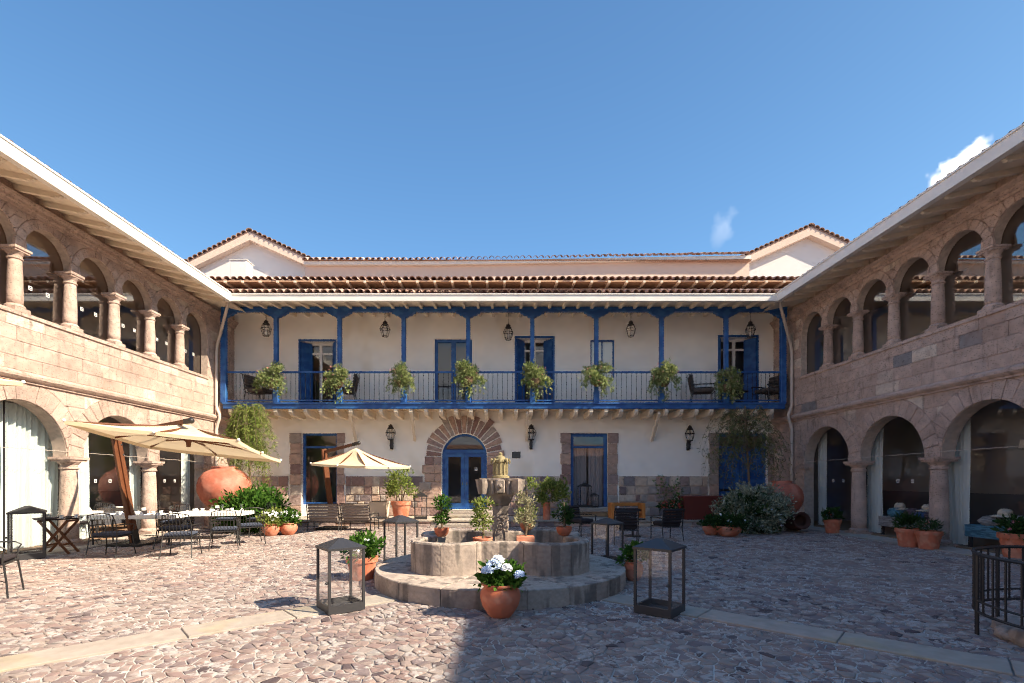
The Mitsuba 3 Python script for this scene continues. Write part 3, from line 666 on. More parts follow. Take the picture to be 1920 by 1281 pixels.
for i, px in enumerate(PX):
    x = fx(px, ZB); w = .10 if i in (0, 9) else .075
    ps = newkey(H + '__post'); scene[ps] = shape(cbox(x - w, x + w, ZB - .075, ZB + .075, DT + .02, BZ0 - .14, .012), 'blue')
    cq = Polygon([(x - .44, BZ0 - .002), (x + .44, BZ0 - .002), (x + .44, BZ0 - .05), (x + .36, BZ0 - .07), (x + .30, BZ0 - .13), (x + .20, BZ0 - .15), (x + .15, BZ0 - .21), (x - .15, BZ0 - .21), (x - .20, BZ0 - .15), (x - .30, BZ0 - .13), (x - .36, BZ0 - .07), (x - .44, BZ0 - .05)])
    if i in (0, 9): cq = cq.intersection(sbox(-10.4, 0, 10.4, 20))
    part(ps, 'capital', extr(cq, ZB - .08, ZB + .08, 'y'), 'blue')
    if 0 < i < 9: part(ps, 'base', cbox(x - .10, x + .10, ZB - .10, ZB + .10, DT + .022, DT + .45, .015), 'blue')
# eaves of the balcony roof
GT, GB = fz(553.6, ZG), fz(566, ZG)
part(H, 'gutter', bx(-XG - .1, XG + .1, ZG - .09, ZG + .06, GB, GT - .02), 'white_paint')
part(H, 'gutter_lip', bx(-XG, XG, ZG - .12, ZG - .0, GT - .018, GT + .02), 'white_paint')
part(H, 'eave_board', extr(Polygon([(ZG + .07, 7.93), (ZF, 8.22), (ZF, 8.25), (ZG + .07, 7.96)]), -XW, XW, 'x'), 'soffit')
j = -10.3
while j < 10.4:
    if abs(j) < 9.6: part(H, 'eave_rafter', extr(Polygon([(ZG + .08, 7.83), (ZG + .08, 7.93), (ZF, 8.22), (ZF, 8.08)]), j - .045, j + .045, 'x'), 'soffit')
    j += .52
# roof tiles
def tile_mesh(r0=.118, r1=.095, L=.46, t=.016, n=7):
    V, F = [], []
    for (yy, r) in ((0, r0), (L, r1)):
        for rr in (r, r - t):
            for i in range(n + 1): a = PI * i / n; V.append((rr * math.cos(a), yy, rr * math.sin(a) * .95))
    m = n + 1
    for i in range(n):
        F += [(i, i + 1, 2 * m + i + 1), (i, 2 * m + i + 1, 2 * m + i)]; F += [(m + i + 1, m + i, 3 * m + i), (m + i + 1, 3 * m + i, 3 * m + i + 1)]; F += [(i + 1, i, m + i), (i + 1, m + i, m + i + 1)]
    return np.array(V), np.array(F)[:, ::-1]
TV, TF = tile_mesh()
def tiles(parent, y0, z0, y1, z1, xr, pitch, firstparts, course=.38, jit=.012):
    d = np.array([y1 - y0, z1 - z0]); L = np.hypot(*d); d /= L; nr = int(L / course); vs, fs, us, at = [], [], [], 0
    for rI in range(nr):
        a, b = xr(y0 + d[0] * rI * course)
        x = a
        while x < b:
            s = rI * course + rng.normal(0, .012); up = .02 + rng.normal(0, .004)
            V = TV.copy(); ang = rng.normal(0, .02); V[:, 0] += V[:, 1] * ang
            W = np.stack([x + rng.normal(0, jit) + V[:, 0], y0 + d[0] * (s + V[:, 1]) - d[1] * (V[:, 2] + up * (1 - V[:, 1])), z0 + d[1] * (s + V[:, 1]) + d[0] * (V[:, 2] + up * (1 - V[:, 1]))], 1)
            u = np.tile(rng.random(2), (len(W), 1))
            if rI < firstparts: part(parent, 'tile', trimesh.Trimesh(W, TF, process=False), 'tile', False, u)
            else: vs.append(W); fs.append(TF + at); us.append(u); at += len(W)
            x += pitch
    part(parent, 'tiles', trimesh.Trimesh(np.vstack(vs), np.vstack(fs), process=False), 'tile', False, np.vstack(us), kind='stuff')
def tsheet(y0, z0, y1, z1, x0, x1): return trimesh.Trimesh([(x0, y0, z0), (x1, y0, z0), (x1, y1, z1), (x0, y1, z1)], [[0, 1, 2], [0, 2, 3]], process=False)
rf = newkey(H + '__roof'); scene[rf] = shape(tsheet(ZG - .02, 8.09, ZF, 9.06, -11.6, 11.6), 'tile'); lab(rf, 'narrow tiled roof over the balcony')
tiles(rf, ZG - .04, 8.10, ZF, 9.07, lambda y: (-XG - (y - ZG), XG + (y - ZG) + .1), .25, 1)
UE, UZ = 18.95, 9.20
rf2 = newkey(H + '__roof'); scene[rf2] = shape(tsheet(UE, UZ, 21.7, 10.05, -11.9, 11.9), 'tile'); lab(rf2, 'main tiled roof of the house')
tiles(rf2, UE - .02, UZ + .01, 21.7, 10.06, lambda y: (-11.3, 11.5), .27, 1, course=.42)
part(rf2, 'soffit', tsheet(UE + .02, UZ - .02, ZF, UZ - .03, -11.4, 11.4), 'orange_soffit')
part(rf2, 'eave_board', bx(-11.4, 11.4, UE, UE + .03, UZ - .06, UZ - .005), 'orange_soffit')
j = -11.2
while j < 11.3: part(rf2, 'rafter', extr(Polygon([(UE - .03, UZ - .10), (UE - .03, UZ - .024), (ZF, UZ - .034), (ZF, UZ - .12)]), j - .045, j + .045, 'x'), 'soffit'); j += .66
M('orange_soffit', base_color=rgb(.50, .33, .22), roughness=.9, specular=.1)
# rear range behind the ridge, with its own tile line, and the two gables
rr = thing('rear_building', 'low pink rear range with white cornice and a tiled edge behind the main roof', 'building')
YR = 22.0
def zr(x): return fz(499, YR) + .02 + max(0, x + 3) * .018
xa, xb = fx(572, YR), fx(1405, YR)
part(rr, 'wall', extr(Polygon([(xa, 9), (xb, 9), (xb, zr(xb)), (-3, zr(-3)), (xa, zr(xa))]), YR, YR + .5, 'y'), 'pink_plaster')
part(rr, 'cornice', extr(Polygon([(xa, zr(xa) - .02), (-3, zr(-3) - .02), (xb, zr(xb) - .02), (xb, zr(xb) + .13), (-3, zr(-3) + .13), (xa, zr(xa) + .13)]), YR - .16, YR + .4, 'y'), 'white_paint')
x = xa + .1
while x < xb:
    V = TV.copy(); W = V @ np.array([[1, 0, 0], [0, .9, .43], [0, -.43, .9]]) + (x + rng.normal(0, .01), YR - .3, zr(x) + .12 + rng.normal(0, .008)); part(rr, 'tile', trimesh.Trimesh(W, TF, process=False), 'tile'); x += .27
part(rr, 'roof', extr(Polygon([(YR - .25, zr(0) + .10), (YR + 3.5, zr(0) + 1.3), (YR + 3.5, zr(0) + 1.2), (YR - .1, zr(0) + .08)]), xa, xb, 'x'), 'tile')
def gable(label, peak, lb, rb, base, y=23.6, chim=None):
    g = thing('gable_house', label, 'building')
    q = Polygon([(lb[0], base), (rb[0], base), rb, peak, lb]); part(g, 'wall', extr(q, y, y + 5, 'y'), 'gable_plaster')
    for a, b in ((peak, lb), (peak, rb)):
        a, b = np.array(a), np.array(b); d = (b - a) / np.linalg.norm(b - a); nrm = np.array([-d[1], d[0]]); nrm = nrm if nrm[1] > 0 else -nrm
        pts_ = [a + nrm * .02, b + d * .25 + nrm * .02, b + d * .25 - nrm * .26, a - nrm * .26 + (np.array([0, -.05]))]
        part(g, 'barge_board', extr(Polygon(pts_).buffer(0), y - .35, y - .005, 'y'), 'pink_plaster')
        part(g, 'roof', extr(Polygon([a + nrm * .02, b + d * .3 + nrm * .02, b + d * .3 + nrm * .09, a + nrm * .09]).buffer(0), y - .36, y + 5, 'y'), 'tile')
        L = np.linalg.norm(b - a) + .3; s = 0
        while s < L:
            p = a + d * s + nrm * .07; up = np.array([nrm[0], 0, nrm[1]]); ax = np.array([0, 1, 0]); sd = np.array([d[0], 0, d[1]])
            W = TV[:, :1] * sd * 1.1 + TV[:, 1:2] * ax + TV[:, 2:3] * up * 1.1 + np.array([p[0], y - .42, p[1]])
            m = trimesh.Trimesh(W, TF, process=False); part(g, 'tile', m, 'tile'); s += .25
    return g
gable('pinkish white gable with tiled rake above the left end of the roof', (fx(475, 23.6), fz(443, 23.6)), (fx(350, 23.6), fz(505, 23.6)), (fx(588, 23.6), fz(496, 23.6)), 10)
gable('pinkish white gable with tiled rake above the right end of the roof', (fx(1512, 23.6), fz(434, 23.6)), (fx(1396, 23.6), fz(487, 23.6)), (fx(1640, 23.6), fz(492, 23.6)), 10)
ch = thing('chimney', 'plain white rendered chimney block in front of the left gable', 'chimney')
part(ch, 'stack', cbox(fx(432, 22.6), fx(462, 22.6), 22.6, 23.2, 9.5, fz(488, 22.6), .02), 'gable_plaster'); part(ch, 'cap', cbox(fx(430, 22.6), fx(464, 22.6), 22.56, 23.24, fz(488, 22.6) + .001, fz(486.5, 22.6), .01), 'white_paint')
rb = thing('rear_wing', 'plain one storey stone wing closing the courtyard behind the camera', 'building')
RY = -12.5
arcs = unary_union([sbox(c - 1.15, 0, c + 1.15, 2.2).union(Point(c, 2.2).buffer(1.15)) for c in np.arange(-8.1, 8.2, 2.7)])
part(rb, 'wall', extr(sbox(-XW, 0, XW, 4.1).difference(arcs), RY - .5, RY, 'y'), 'wall_mortar')
part(rb, 'inner_wall', bx(-XW, XW, RY - 3.6, RY - 3.5, 0, 4.1), 'interior'); part(rb, 'roof', extr(Polygon([(RY + .9, 4.0), (RY + .9, 4.1), (RY - 4, 5.6), (RY - 4, 4.0)]), -12, 12, 'x'), 'roof_clay')
M('roof_clay', base_color=rgb(.38, .22, .16), roughness=.9, specular=.2)
# downpipes
for s in (-1, 1):
    solo('drainpipe', tube([(s * 9.62, 17.45, 7.86), (s * 9.66, 17.5, 7.7), (s * 10.3, 18.2, 6.95), (s * 10.52, 18.4, 6.65), (s * 10.56, 18.4, 6.3), (s * 10.56, 18.4, 4.4), (s * 10.5, 18.38, 4.2), (s * 10.42, 18.36, 4.05), (s * 10.42, 18.36, 3.9), (s * 10.5, 18.38, 3.7), (s * 10.56, 18.4, 3.5), (s * 10.56, 18.4, .1)], .052, 9), 'pipe_paint', ('sunlit' if s < 0 else 'shaded') + ' pale drainpipe bending down the corner beside the ' + ('left' if s < 0 else 'right') + ' wing', 'drainpipe', smooth=40)
M('pipe_paint', base_color=rgb(.55, .47, .41), roughness=.5, specular=.4)
#PART2
# ================================================================ PLANTS
def leaves(P_, D, L, W, g, fold=.25):
    """Four-point leaves at P_ along D; L, W lengths (arrays); each leaf its own tone."""
    n = len(P_); D = D / (np.linalg.norm(D, axis=1, keepdims=True) + 1e-9); a = g.normal(size=(n, 3)); S = np.cross(D, a); S /= np.linalg.norm(S, axis=1, keepdims=True) + 1e-9
    N_ = np.cross(D, S); L = np.broadcast_to(L, n)[:, None]; W = np.broadcast_to(W, n)[:, None]
    V = np.stack([P_, P_ + D * L * .5 + S * W * .5 + N_ * W * fold, P_ + D * L, P_ + D * L * .5 - S * W * .5 + N_ * W * fold], 1).reshape(-1, 3)
    b = np.arange(n)[:, None] * 4; F = np.concatenate([b + [0, 1, 2], b + [0, 2, 3]], 1).reshape(-1, 3)
    return trimesh.Trimesh(V, F, process=False), np.repeat(g.random((n, 2)), 4, 0)
def bush(c, R, n, L, W, g, clumps=40, up=.5, spread=.16, low=-.6):
    """Clumped foliage over an ellipsoid R around c."""
    k = g.normal(size=(clumps * 3, 3)); k /= np.linalg.norm(k, axis=1, keepdims=True); k = k[k[:, 2] > low][:clumps]
    k *= g.uniform(.55, 1.05, len(k))[:, None]
    i = g.integers(0, len(k), n); q = k[i] + g.normal(size=(n, 3)) * spread; q[:, 2] = np.maximum(q[:, 2], -1)
    D = q * .8 + g.normal(size=(n, 3)) * .6 + (0, 0, up)
    return leaves(np.array(c) + q * R, D, L * g.uniform(.6, 1.3, n), W * g.uniform(.6, 1.2, n), g)
def flowers(P_, r, g, petals=5):
    ms = []
    for p in P_:
        a0 = g.random() * 6; tilt = g.normal(size=3) * .4 + (0, -.5, .8); tilt /= np.linalg.norm(tilt); u = np.cross(tilt, (1, .2, 0)); u /= np.linalg.norm(u); w = np.cross(tilt, u)
        V, F = [p], []
        for j in range(petals):
            a = a0 + j * 2 * PI / petals
            for da, rr in ((-.5, .8), (0, 1.0), (.5, .8)): V.append(p + r * rr * (math.cos(a + da) * u + math.sin(a + da) * w) + tilt * r * .25)
            o = 1 + j * 3; F += [(0, o, o + 1), (0, o + 1, o + 2)]
        ms.append(trimesh.Trimesh(V, F, process=False))
    return trimesh.util.concatenate(ms)
def on_shell(c, R, n, g, low=0.0):
    k = g.normal(size=(n * 6, 3)); k /= np.linalg.norm(k, axis=1, keepdims=True); k = k[k[:, 2] > low][:n]; return np.array(c) + k * R * g.uniform(.9, 1.1, (len(k), 1))
def pot_profile(kind, r, h):
    if kind == 'bulb': q = [(0, 0), (.52, 0), (.66, .10), (.90, .34), (1.0, .58), (.95, .78), (.80, .88), (.80, .92), (.92, .945), (.93, 1.0), (.80, 1.0), (.76, .9), (0, .88)]
    elif kind == 'taper': q = [(0, 0), (.68, 0), (.90, .78), (.985, .78), (1.0, .80), (1.0, .99), (.98, 1.0), (.90, 1.0), (.87, .88), (0, .86)]
    elif kind == 'bowl': q = [(0, 0), (.45, 0), (.62, .08), (.90, .45), (1.0, .78), (.97, .90), (1.02, .93), (1.02, 1.0), (.92, 1.0), (.88, .88), (0, .86)]
    elif kind == 'cyl': q = [(0, 0), (.9, 0), (1, .1), (1, .95), (1.03, 1), (.93, 1), (.9, .9), (0, .88)]
    return [(a * r, b * h) for a, b in q]
def potted(name, label, catg, loc, kind, r, h, fol, flow=None, group=None, pot='terracotta', stem=None, sq=False):
    """A pot with soil, foliage parts fol = [(mesh, uv, bsdf)], flowers."""
    k = thing(name, label, catg, group); loc = np.array(loc, float)
    def mv(m): m = m.copy(); m.apply_translation(loc); return m
    if sq: m = extr(sbox(-r, -r, r, r), 0, h * .72, 'z'); m.vertices[m.vertices[:, 2] < .01, :2] *= .8; part(k, 'pot', mv(cat(m, bx(-r * 1.08, r * 1.08, -r * 1.08, r * 1.08, h * .72, h))), pot)
    else: part(k, 'pot', mv(rev(pot_profile(kind, r, h), 30)), pot, 35)
    part(k, 'soil', mv(rev([(0, h * .93), (r * (.74 if kind == 'bulb' else .86), h * .9), (0, h * .80)], 16)), 'soil')
    if stem is not None: part(k, 'stem', mv(stem), 'bark')
    for m, u, b in fol: part(k, 'foliage', mv(m), b, True, u)
    for m, b in (flow or []): part(k, 'flowers', mv(m), b)
    return k
G = lambda s: np.random.default_rng(s)

# ================================================================ FOUNTAIN
ft = thing('fountain', 'round stepped stone fountain with lobed basin, carved pillar and bronze finial', 'fountain')
pt = Point(0, 0).buffer(RR, 64)
cuts = [(-175, -133), (-133, -112), (-112, -96), (-96, -80), (-80, -63), (-63, -40), (-40, -5), (-5, 40), (40, 80), (80, 120), (120, 150), (150, 185)]
def sector(a, b, r): t = np.radians(np.linspace(a, b, 14)); return Polygon([(0, 0)] + [(r * math.cos(x), r * math.sin(x)) for x in t])
def moved(m): m.apply_translation((RC[0], RC[1], 0)); return m
def ringstone(poly, z0, z1, c=.012):
    m0 = pillow(poly, z1, z0, 'z', ch=c); return moved(m0)
core = newkey(ft + '__step'); scene[core] = shape(moved(extr(Point(0, 0).buffer(RR - .03, 48), -.02, .235, 'z')), 'wall_mortar')
for a, b in cuts:
    q = sector(a, b, RR).difference(Point(0, 0).buffer(.95, 40)).buffer(-.006, join_style=2)
    part(core, 'stone', ringstone(q, -.03, .25), 'basin_stone')
lob = unary_union([Point(sx * .77, sy * .48).buffer(.63, 24) for sx in (-1, 1) for sy in (-1, 1)] + [sbox(-.6, -.87, .6, .87), sbox(-1.22, -.5, 1.22, .5)])
inner = lob.buffer(-.17, 16)
wall = lob.difference(inner)
for zc, (z0, z1) in enumerate(((.25, .72),)):
    bs = newkey(ft + '__basin'); scene[bs] = shape(moved(extr(lob.buffer(-.02).difference(inner.buffer(.02)), z0, z1 - .02, 'z')), 'wall_mortar')
    cutsb = [-180, -150, -128, -110.5, -69.5, -56, -45, -28, 0, 30, 60, 90, 120, 150, 180]
    for a, b in zip(cutsb[:-1], cutsb[1:]):
        q = wall.intersection(sector(a, b, 3)).buffer(-.004, join_style=2)
        if q.geom_type != 'Polygon': q = max(q.geoms, key=lambda g: g.area)
        part(bs, 'stone', ringstone(q, z0, z1, .022), 'basin_stone', label=None)
part(ft, 'water', moved(extr(inner, .30, .42, 'z')), 'water')
# pillar
pr = []
def sqs(z0, z1, w0, w1):
    V = np.array([(sx * w * .5, sy * w * .5, z) for w, z in ((w0, z0), (w1, z1)) for sx in (-1, 1) for sy in (-1, 1)]); return trimesh.convex.convex_hull(V)
part(ft, 'plinth', moved(sqs(.25, .55, .40, .34)), 'basin_stone')
ps = newkey(ft + '__shaft'); scene[ps] = shape(moved(sqs(.55, 1.08, .235, .225)), 'basin_stone')
part(ps, 'band', moved(sqs(1.03, 1.07, .26, .26)), 'basin_stone')
for ang in (0, 90, 180, 270):
    M_ = trimesh.transformations.rotation_matrix(math.radians(ang), (0, 0, 1))
    c = [tube([(.055 * math.cos(t), -.118, .90 + .055 * math.sin(t)) for t in np.linspace(0, 2 * PI, 17)[:-1]], .014, 6, True), ball((0, -.118, .90), .022, 2), tube([(-.085, -.114, .60), (-.085, -.118, .78), (-.06, -.116, .84)], .014, 6), tube([(.085, -.114, .60), (.085, -.118, .78), (.06, -.116, .84)], .014, 6), ball((-.045, -.116, 1.0), .026, 1), ball((.045, -.116, 1.0), .026, 1)]
    m = cat(c); m.apply_transform(M_); part(ps, 'carving', moved(m), 'basin_stone', 40)
part(ft, 'neck', moved(cat(sqs(1.08, 1.22, .25, .27), sqs(1.22, 1.40, .27, .44))), 'basin_stone')
hd = newkey(ft + '__bowl'); scene[hd] = shape(moved(cat(sqs(1.40, 1.64, .46, .60), sqs(1.64, 1.68, .66, .68))), 'basin_stone')
for ang in (0, 90, 180, 270):
    M_ = trimesh.transformations.rotation_matrix(math.radians(ang), (0, 0, 1))
    c = [cbox(-.075, .075, -.36, -.24, 1.43, 1.655, .02)] + [tube([(sx * .12, -.255, 1.42), (sx * .125, -.29, 1.55), (sx * .14, -.305, 1.64)], .028, 7) for sx in (-1, 1)] + [tube([(sx * .21, -.255, 1.44), (sx * .22, -.295, 1.64)], .022, 6) for sx in (-1, 1)] + [ball((0, -.365, 1.55), .04, 1)]
    m = cat(c); m.apply_transform(M_); part(hd, 'carving', moved(m), 'basin_stone', 40)
    M2 = trimesh.transformations.rotation_matrix(math.radians(ang + 45), (0, 0, 1)); m = cat(sqs(1.42, 1.66, .10, .17)); m.apply_translation((0, -.40, 0)); m.apply_transform(M2); part(hd, 'corner_volute', moved(m), 'basin_stone')
fn = newkey(ft + '__finial'); scene[fn] = shape(moved(rev([(0, 1.68), (.15, 1.68), (.15, 1.71), (.115, 1.73), (.11, 1.76), (.11, 1.93), (.13, 1.95), (.13, 1.98), (.09, 2.0), (.08, 2.03), (.03, 2.06), (.035, 2.09), (0, 2.12)], 24)), 'bronze', 30)
for i in range(12): a = i * PI / 6; part(fn, 'rib', moved(tube([(.118 * math.cos(a), .118 * math.sin(a), 1.74), (.116 * math.cos(a), .116 * math.sin(a), 1.93)], .013, 6)), 'bronze', 40)
for i in range(8):
    a = i * PI / 4; d = np.array([math.cos(a), math.sin(a), 0]); P_ = [d * r + (0, 0, z) for r, z in ((.09, 1.96), (.15, 1.99), (.155, 1.95), (.145, 1.91))]
    part(fn, 'petal', moved(tube(P_, [.02, .028, .022, .008], 6)), 'bronze', 40)

# ================================================================ FLOOR LANTERNS
def lantern_tpl(s=.46, h=.80, ap=.10, metal='lantern_metal', base=.10, post=.03, handle=False):
    t = Tpl(); a = s / 2
    b = cat(frame_xy(a, base, post), bx(-a + .01, a - .01, -a + .01, a - .01, .012, .035)); t.add('base', b, metal)
    for sx in (-1, 1):
        for sy in (-1, 1): t.add('post', bx(sx * a - post * (sx > 0), sx * a + post * (sx < 0), sy * a - post * (sy > 0), sy * a + post * (sy < 0), base + .001, h - post), metal)
    e = a + .012; V = [(-e, -e, h), (e, -e, h), (e, e, h), (-e, e, h), (-.03, -.03, h + ap), (.03, -.03, h + ap), (.03, .03, h + ap), (-.03, .03, h + ap), (-e, -e, h - post + .002), (e, -e, h - post + .002), (e, e, h - post + .002), (-e, e, h - post + .002)]
    t.add('roof', trimesh.convex.convex_hull(np.array(V)), metal)
    if handle: t.add('handle', tube([(-.05, 0, h + ap), (-.05, 0, h + ap + .05), (0, 0, h + ap + .09), (.05, 0, h + ap + .05), (.05, 0, h + ap)], .007, 6), metal)
    q = a - post * .5; zc = (base + h - post) / 2; hz = (h - post - base) / 2
    for c, u in (((0, -q, zc), (q - post / 2, 0, 0)), ((0, q, zc), (q - post / 2, 0, 0)), ((-q, 0, zc), (0, q - post / 2, 0)), ((q, 0, zc), (0, q - post / 2, 0))): t.add('pane', rect(c, u, (0, 0, hz)), 'glass')
    t.add('knob', ball((-a - .015, -a + .03, h * .48), .018, 1), metal)
    return t
def frame_xy(a, z, w): p = sbox(-a, -a, a, a).difference(sbox(-a + w, -a + w, a - w, a - w)); return extr(p, 0, z, 'z')
LT1 = lantern_tpl(); LTS = lantern_tpl(.42, .78, .12, 'iron', .08, .025, True)
G4 = 'tall black glass floor lanterns'
for (x, y), rot, sc, label in (((-2.08, 6.38), 38, 1.0, 'black glass floor lantern standing in the sun, front left of the fountain'), ((1.93, 6.22), 50, 1.02, 'black glass floor lantern standing in the shade, front right of the fountain'),
        ((-2.0, 9.72), 42, 1.06, 'black glass floor lantern behind the left rim of the fountain step'), ((2.06, 10.0), 36, .98, 'black glass floor lantern behind the right rim of the fountain step'), ((-9.98, 10.5), 40, 1.22, 'largest black floor lantern in front of the curtained left arch')):
    LT1.put('floor_lantern', label, 'lantern', (x, y, .01), rot, sc, G4)
for (x, y, z), rot, sc, label in (((fx(789, 18.2), 18.2, TZ), 8, 1.08, 'small dark lantern on the terrace just left of the central door'), ((fx(1096, 19.5), 19.5, fz(951, 19.5)), 5, 1.05, 'dark lantern on the sill of the curtained window right of the central door'), ((fx(1114, 19.35), 19.35, fz(952, 19.35)), 10, .62, 'smallest dark lantern beside a taller one on the window sill')):
    LTS.put('terrace_lantern', label, 'lantern', (x, y, z), rot, sc)
part(H, 'window_sill', cbox(fx(1066), fx(1146), 19.1, ZF + .02, fz(958), fz(951.5, 19.35) - .004, .012), 'slab')

# ================================================================ WALL AND HANGING LANTERNS, PLAQUE
def cage(R=.17, hh=.42):
    t = Tpl(); 
    for z, r in ((0, R * .55), (hh * .62, R), (hh, R * .6)): t.add('ring', tube([(r * math.cos(a), r * math.sin(a), z) for a in np.arange(6) * PI / 3], .013, 5, True), 'iron')
    for i in range(6):
        a = i * PI / 3; t.add('bar', tube([(R * .55 * math.cos(a), R * .55 * math.sin(a), 0), (R * math.cos(a), R * math.sin(a), hh * .62), (R * .6 * math.cos(a), R * .6 * math.sin(a), hh)], .011, 5), 'iron')
    a6 = np.arange(7) * PI / 3; vs = []
    for i in range(6):
        for (z0, r0, z1, r1) in ((0, R * .55, hh * .62, R), (hh * .62, R, hh, R * .6)):
            c0, s0, c1, s1 = math.cos(a6[i]), math.sin(a6[i]), math.cos(a6[i + 1]), math.sin(a6[i + 1]); q = .97
            t.add('pane', trimesh.Trimesh([(r0 * q * c0, r0 * q * s0, z0), (r0 * q * c1, r0 * q * s1, z0), (r1 * q * c1, r1 * q * s1, z1), (r1 * q * c0, r1 * q * s0, z1)], [[0, 1, 2], [0, 2, 3]], process=False), 'glass')
    t.add('cap', rev([(0, hh), (R * .68, hh), (R * .40, hh + .07), (R * .45, hh + .10), (R * .15, hh + .16), (0, hh + .18)], 12), 'iron')
    t.add('candle', rev([(0, .01), (.03, .01), (.03, .2), (0, .21)], 10), 'linen'); return t
CH = cage(.19, .44); CH.add('rod', tube([(0, 0, .60), (0, 0, 1.2)], .009, 5), 'iron')
CW = cage(.19, .42); CW.add('stem', cat(bx(-.05, .05, .06, .22, -.34, .02), beam((0, .12, -.02), (0, 0, .0), .05, .05), rev([(0, -.03), (.11, -.03), (.11, 0), (0, 0)], 10)), 'iron'); CW.add('wall_plate', bx(-.06, .06, .17, .235, -.38, -.05), 'iron')
YL = 19.1
for px, py, w in ((499, 630, 'leftmost'), (722, 631, 'second from the left'), (953, 637, 'third from the left'), (1183, 631, 'fourth from the left'), (1407, 632, 'rightmost')):
    CH.put('hanging_lantern', 'black iron lantern hanging under the balcony roof, ' + w, 'lantern', (fx(px, YL), YL, fz(py, YL)), 15, 1.0, 'hanging lanterns under the balcony roof')
for px, py, w in ((733, 824, 'left of the arched door'), (996, 824, 'right of the arched door above the small plaque'), (1293, 826, 'on the white wall beside the right tree')):
    CW.put('wall_lantern', 'black iron wall lantern ' + w, 'lantern', (fx(px, 19.6), ZF - .235, fz(py, 19.6)), 0, 1.0, 'wall lanterns on the ground floor')
pq = thing('plaque', 'small dark rectangular plaque on the white wall right of the arched door', 'plaque')
part(pq, 'plate', cbox(fx(960), fx(976), ZF - .03, ZF - .002, fz(859.5), fz(847.5), .006), 'plaque_metal')

# ================================================================ BALCONY PLANTS AND CHAIRS
def basket(seed, n=1500):
    g = G(seed); t = Tpl()
    t.add('bowl', rev([(0, -.30), (.10, -.29), (.19, -.16), (.22, 0), (.20, 0), (.17, -.12), (0, -.2)], 18), 'basket'); t.add('bracket', tube([(0, .30, .16), (0, .05, .12), (0, .0, .02)], .010, 5), 'iron')
    Rb = np.array((.42, .30, .36)) * g.uniform(.8, 1.12, 3); m1, u1 = bush((g.uniform(-.06, .06), -.05, .14), Rb, int(n * g.uniform(.6, 1.0)), .10, .065, g, int(g.uniform(14, 24)), .3, .22, -.95)
    k = g.uniform(-.5, .5, (16, 2)); P_, D = [], []
    for a, b in k:
        L = g.uniform(.2, .75) * (1.2 - abs(a)); 
        for s in np.linspace(0, 1, 22): P_.append((a * (1 + .2 * s) + g.normal(0, .035), -.1 + b * .35 + g.normal(0, .035), .05 - L * s)); D.append((g.normal(0, .6), g.normal(0, .6), -.5 + g.normal(0, .4)))
    m2, u2 = leaves(np.array(P_), np.array(D), .10, .07, g)
    t.add('foliage', m1, 'leaf_basket', True, u1); t.add('trailing_stems', m2, 'leaf_basket', True, u2)
    t.add('flowers', flowers(on_shell((0, -.05, .12), (.52, .36, .42), 26, g, -.7), .026, g), 'petal_pink'); return t
M('basket', base_color=rgb(.16, .10, .06), roughness=.95)
UVM.add('leaf_basket'); leafm('leaf_basket', (.12, .19, .05), (.42, .45, .22))
BK = [basket(i) for i in (31, 32, 33, 34)]
for i, (px, py, w) in enumerate(((510, 713, 'first from the left, above the armchair'), (633, 715, 'second, in front of the left shuttered doorway'), (752, 712, 'third, on the plain stretch of wall'), (877, 708, 'fourth, in front of the closed double door'), (1003, 711, 'fifth, in front of the central shutters'), (1120, 710, 'sixth, under the small curtained window'), (1245, 710, 'seventh, partly in shadow'), (1364, 722, 'eighth, wholly in shade by the right doorway'))):
    BK[(i * 3 + i // 4) % 4].put('hanging_plant', 'bushy trailing plant on a balcony post, ' + w, 'plant', (fx(px, ZB - .25), ZB - .25, fz(py, ZB - .25)), (-14, 10, -6, 16, 0, 8, -10, 12)[i], (1.0, .96, .92, 1.02, 1.0, .98, 1.03, .95)[i], 'trailing plants on the balcony posts')
def armchair(w=.62, cush='cushion', high=.95, frame_m='iron', legs=.40, slope=.16):
    t = Tpl(); a = w / 2
    t.add('seat', cbox(-a + .03, a - .03, -.30, .32, legs, legs + .13, .04), cush)
    n = 5; zs = np.linspace(legs + .10, high, n + 1)
    for i in range(n):
        y = .30 + slope * (zs[i] - legs) ; y2 = .30 + slope * (zs[i + 1] - legs); zc = (zs[i] + zs[i + 1]) / 2; hh = (zs[i + 1] - zs[i]) / 2 - .004
        m = cbox(-a + .02, a - .02, (y + y2) / 2 - .055, (y + y2) / 2 + .055, zc - hh, zc + hh, .028); t.add('back_cushion', m, cush)
    for s in (-1, 1):
        x = s * a
        t.add('leg', tube([(x, -.32, 0), (x, -.31, legs + .22)], .014, 6), frame_m); t.add('leg', tube([(x, .40, 0), (x, .32, legs), (x, .32 + slope * (high - legs) + .03, high)], .014, 6), frame_m)
        t.add('arm', tube([(x, -.36, legs + .20), (x, -.30, legs + .235), (x, .1, legs + .24), (x, .38, legs + .22)], .019, 6), frame_m)
    t.add('frame', cat(tube([(-a, -.30, legs - .01), (a, -.30, legs - .01)], .013, 6), tube([(-a, .32, legs - .01), (a, .32, legs - .01)], .013, 6), tube([(-a, .38 + slope * .55, high), (a, .38 + slope * .55, high)], .013, 6)), frame_m)
    return t
AC = armchair(.66, 'cushion', .98)
for px, y, rot, w in ((490, 19.0, 78, 'below the first hanging lantern'), (645, 19.0, -80, 'behind the second trailing plant'), (1318, 19.0, 75, 'left of the shaded trailing plant'), (1440, 19.0, -72, 'at the far right end of the balcony')):
    AC.put('balcony_armchair', 'dark cushioned iron armchair on the balcony, ' + w, 'armchair', (fx(px, y), y, DT + .003), rot, 1.17, 'armchairs on the balcony')
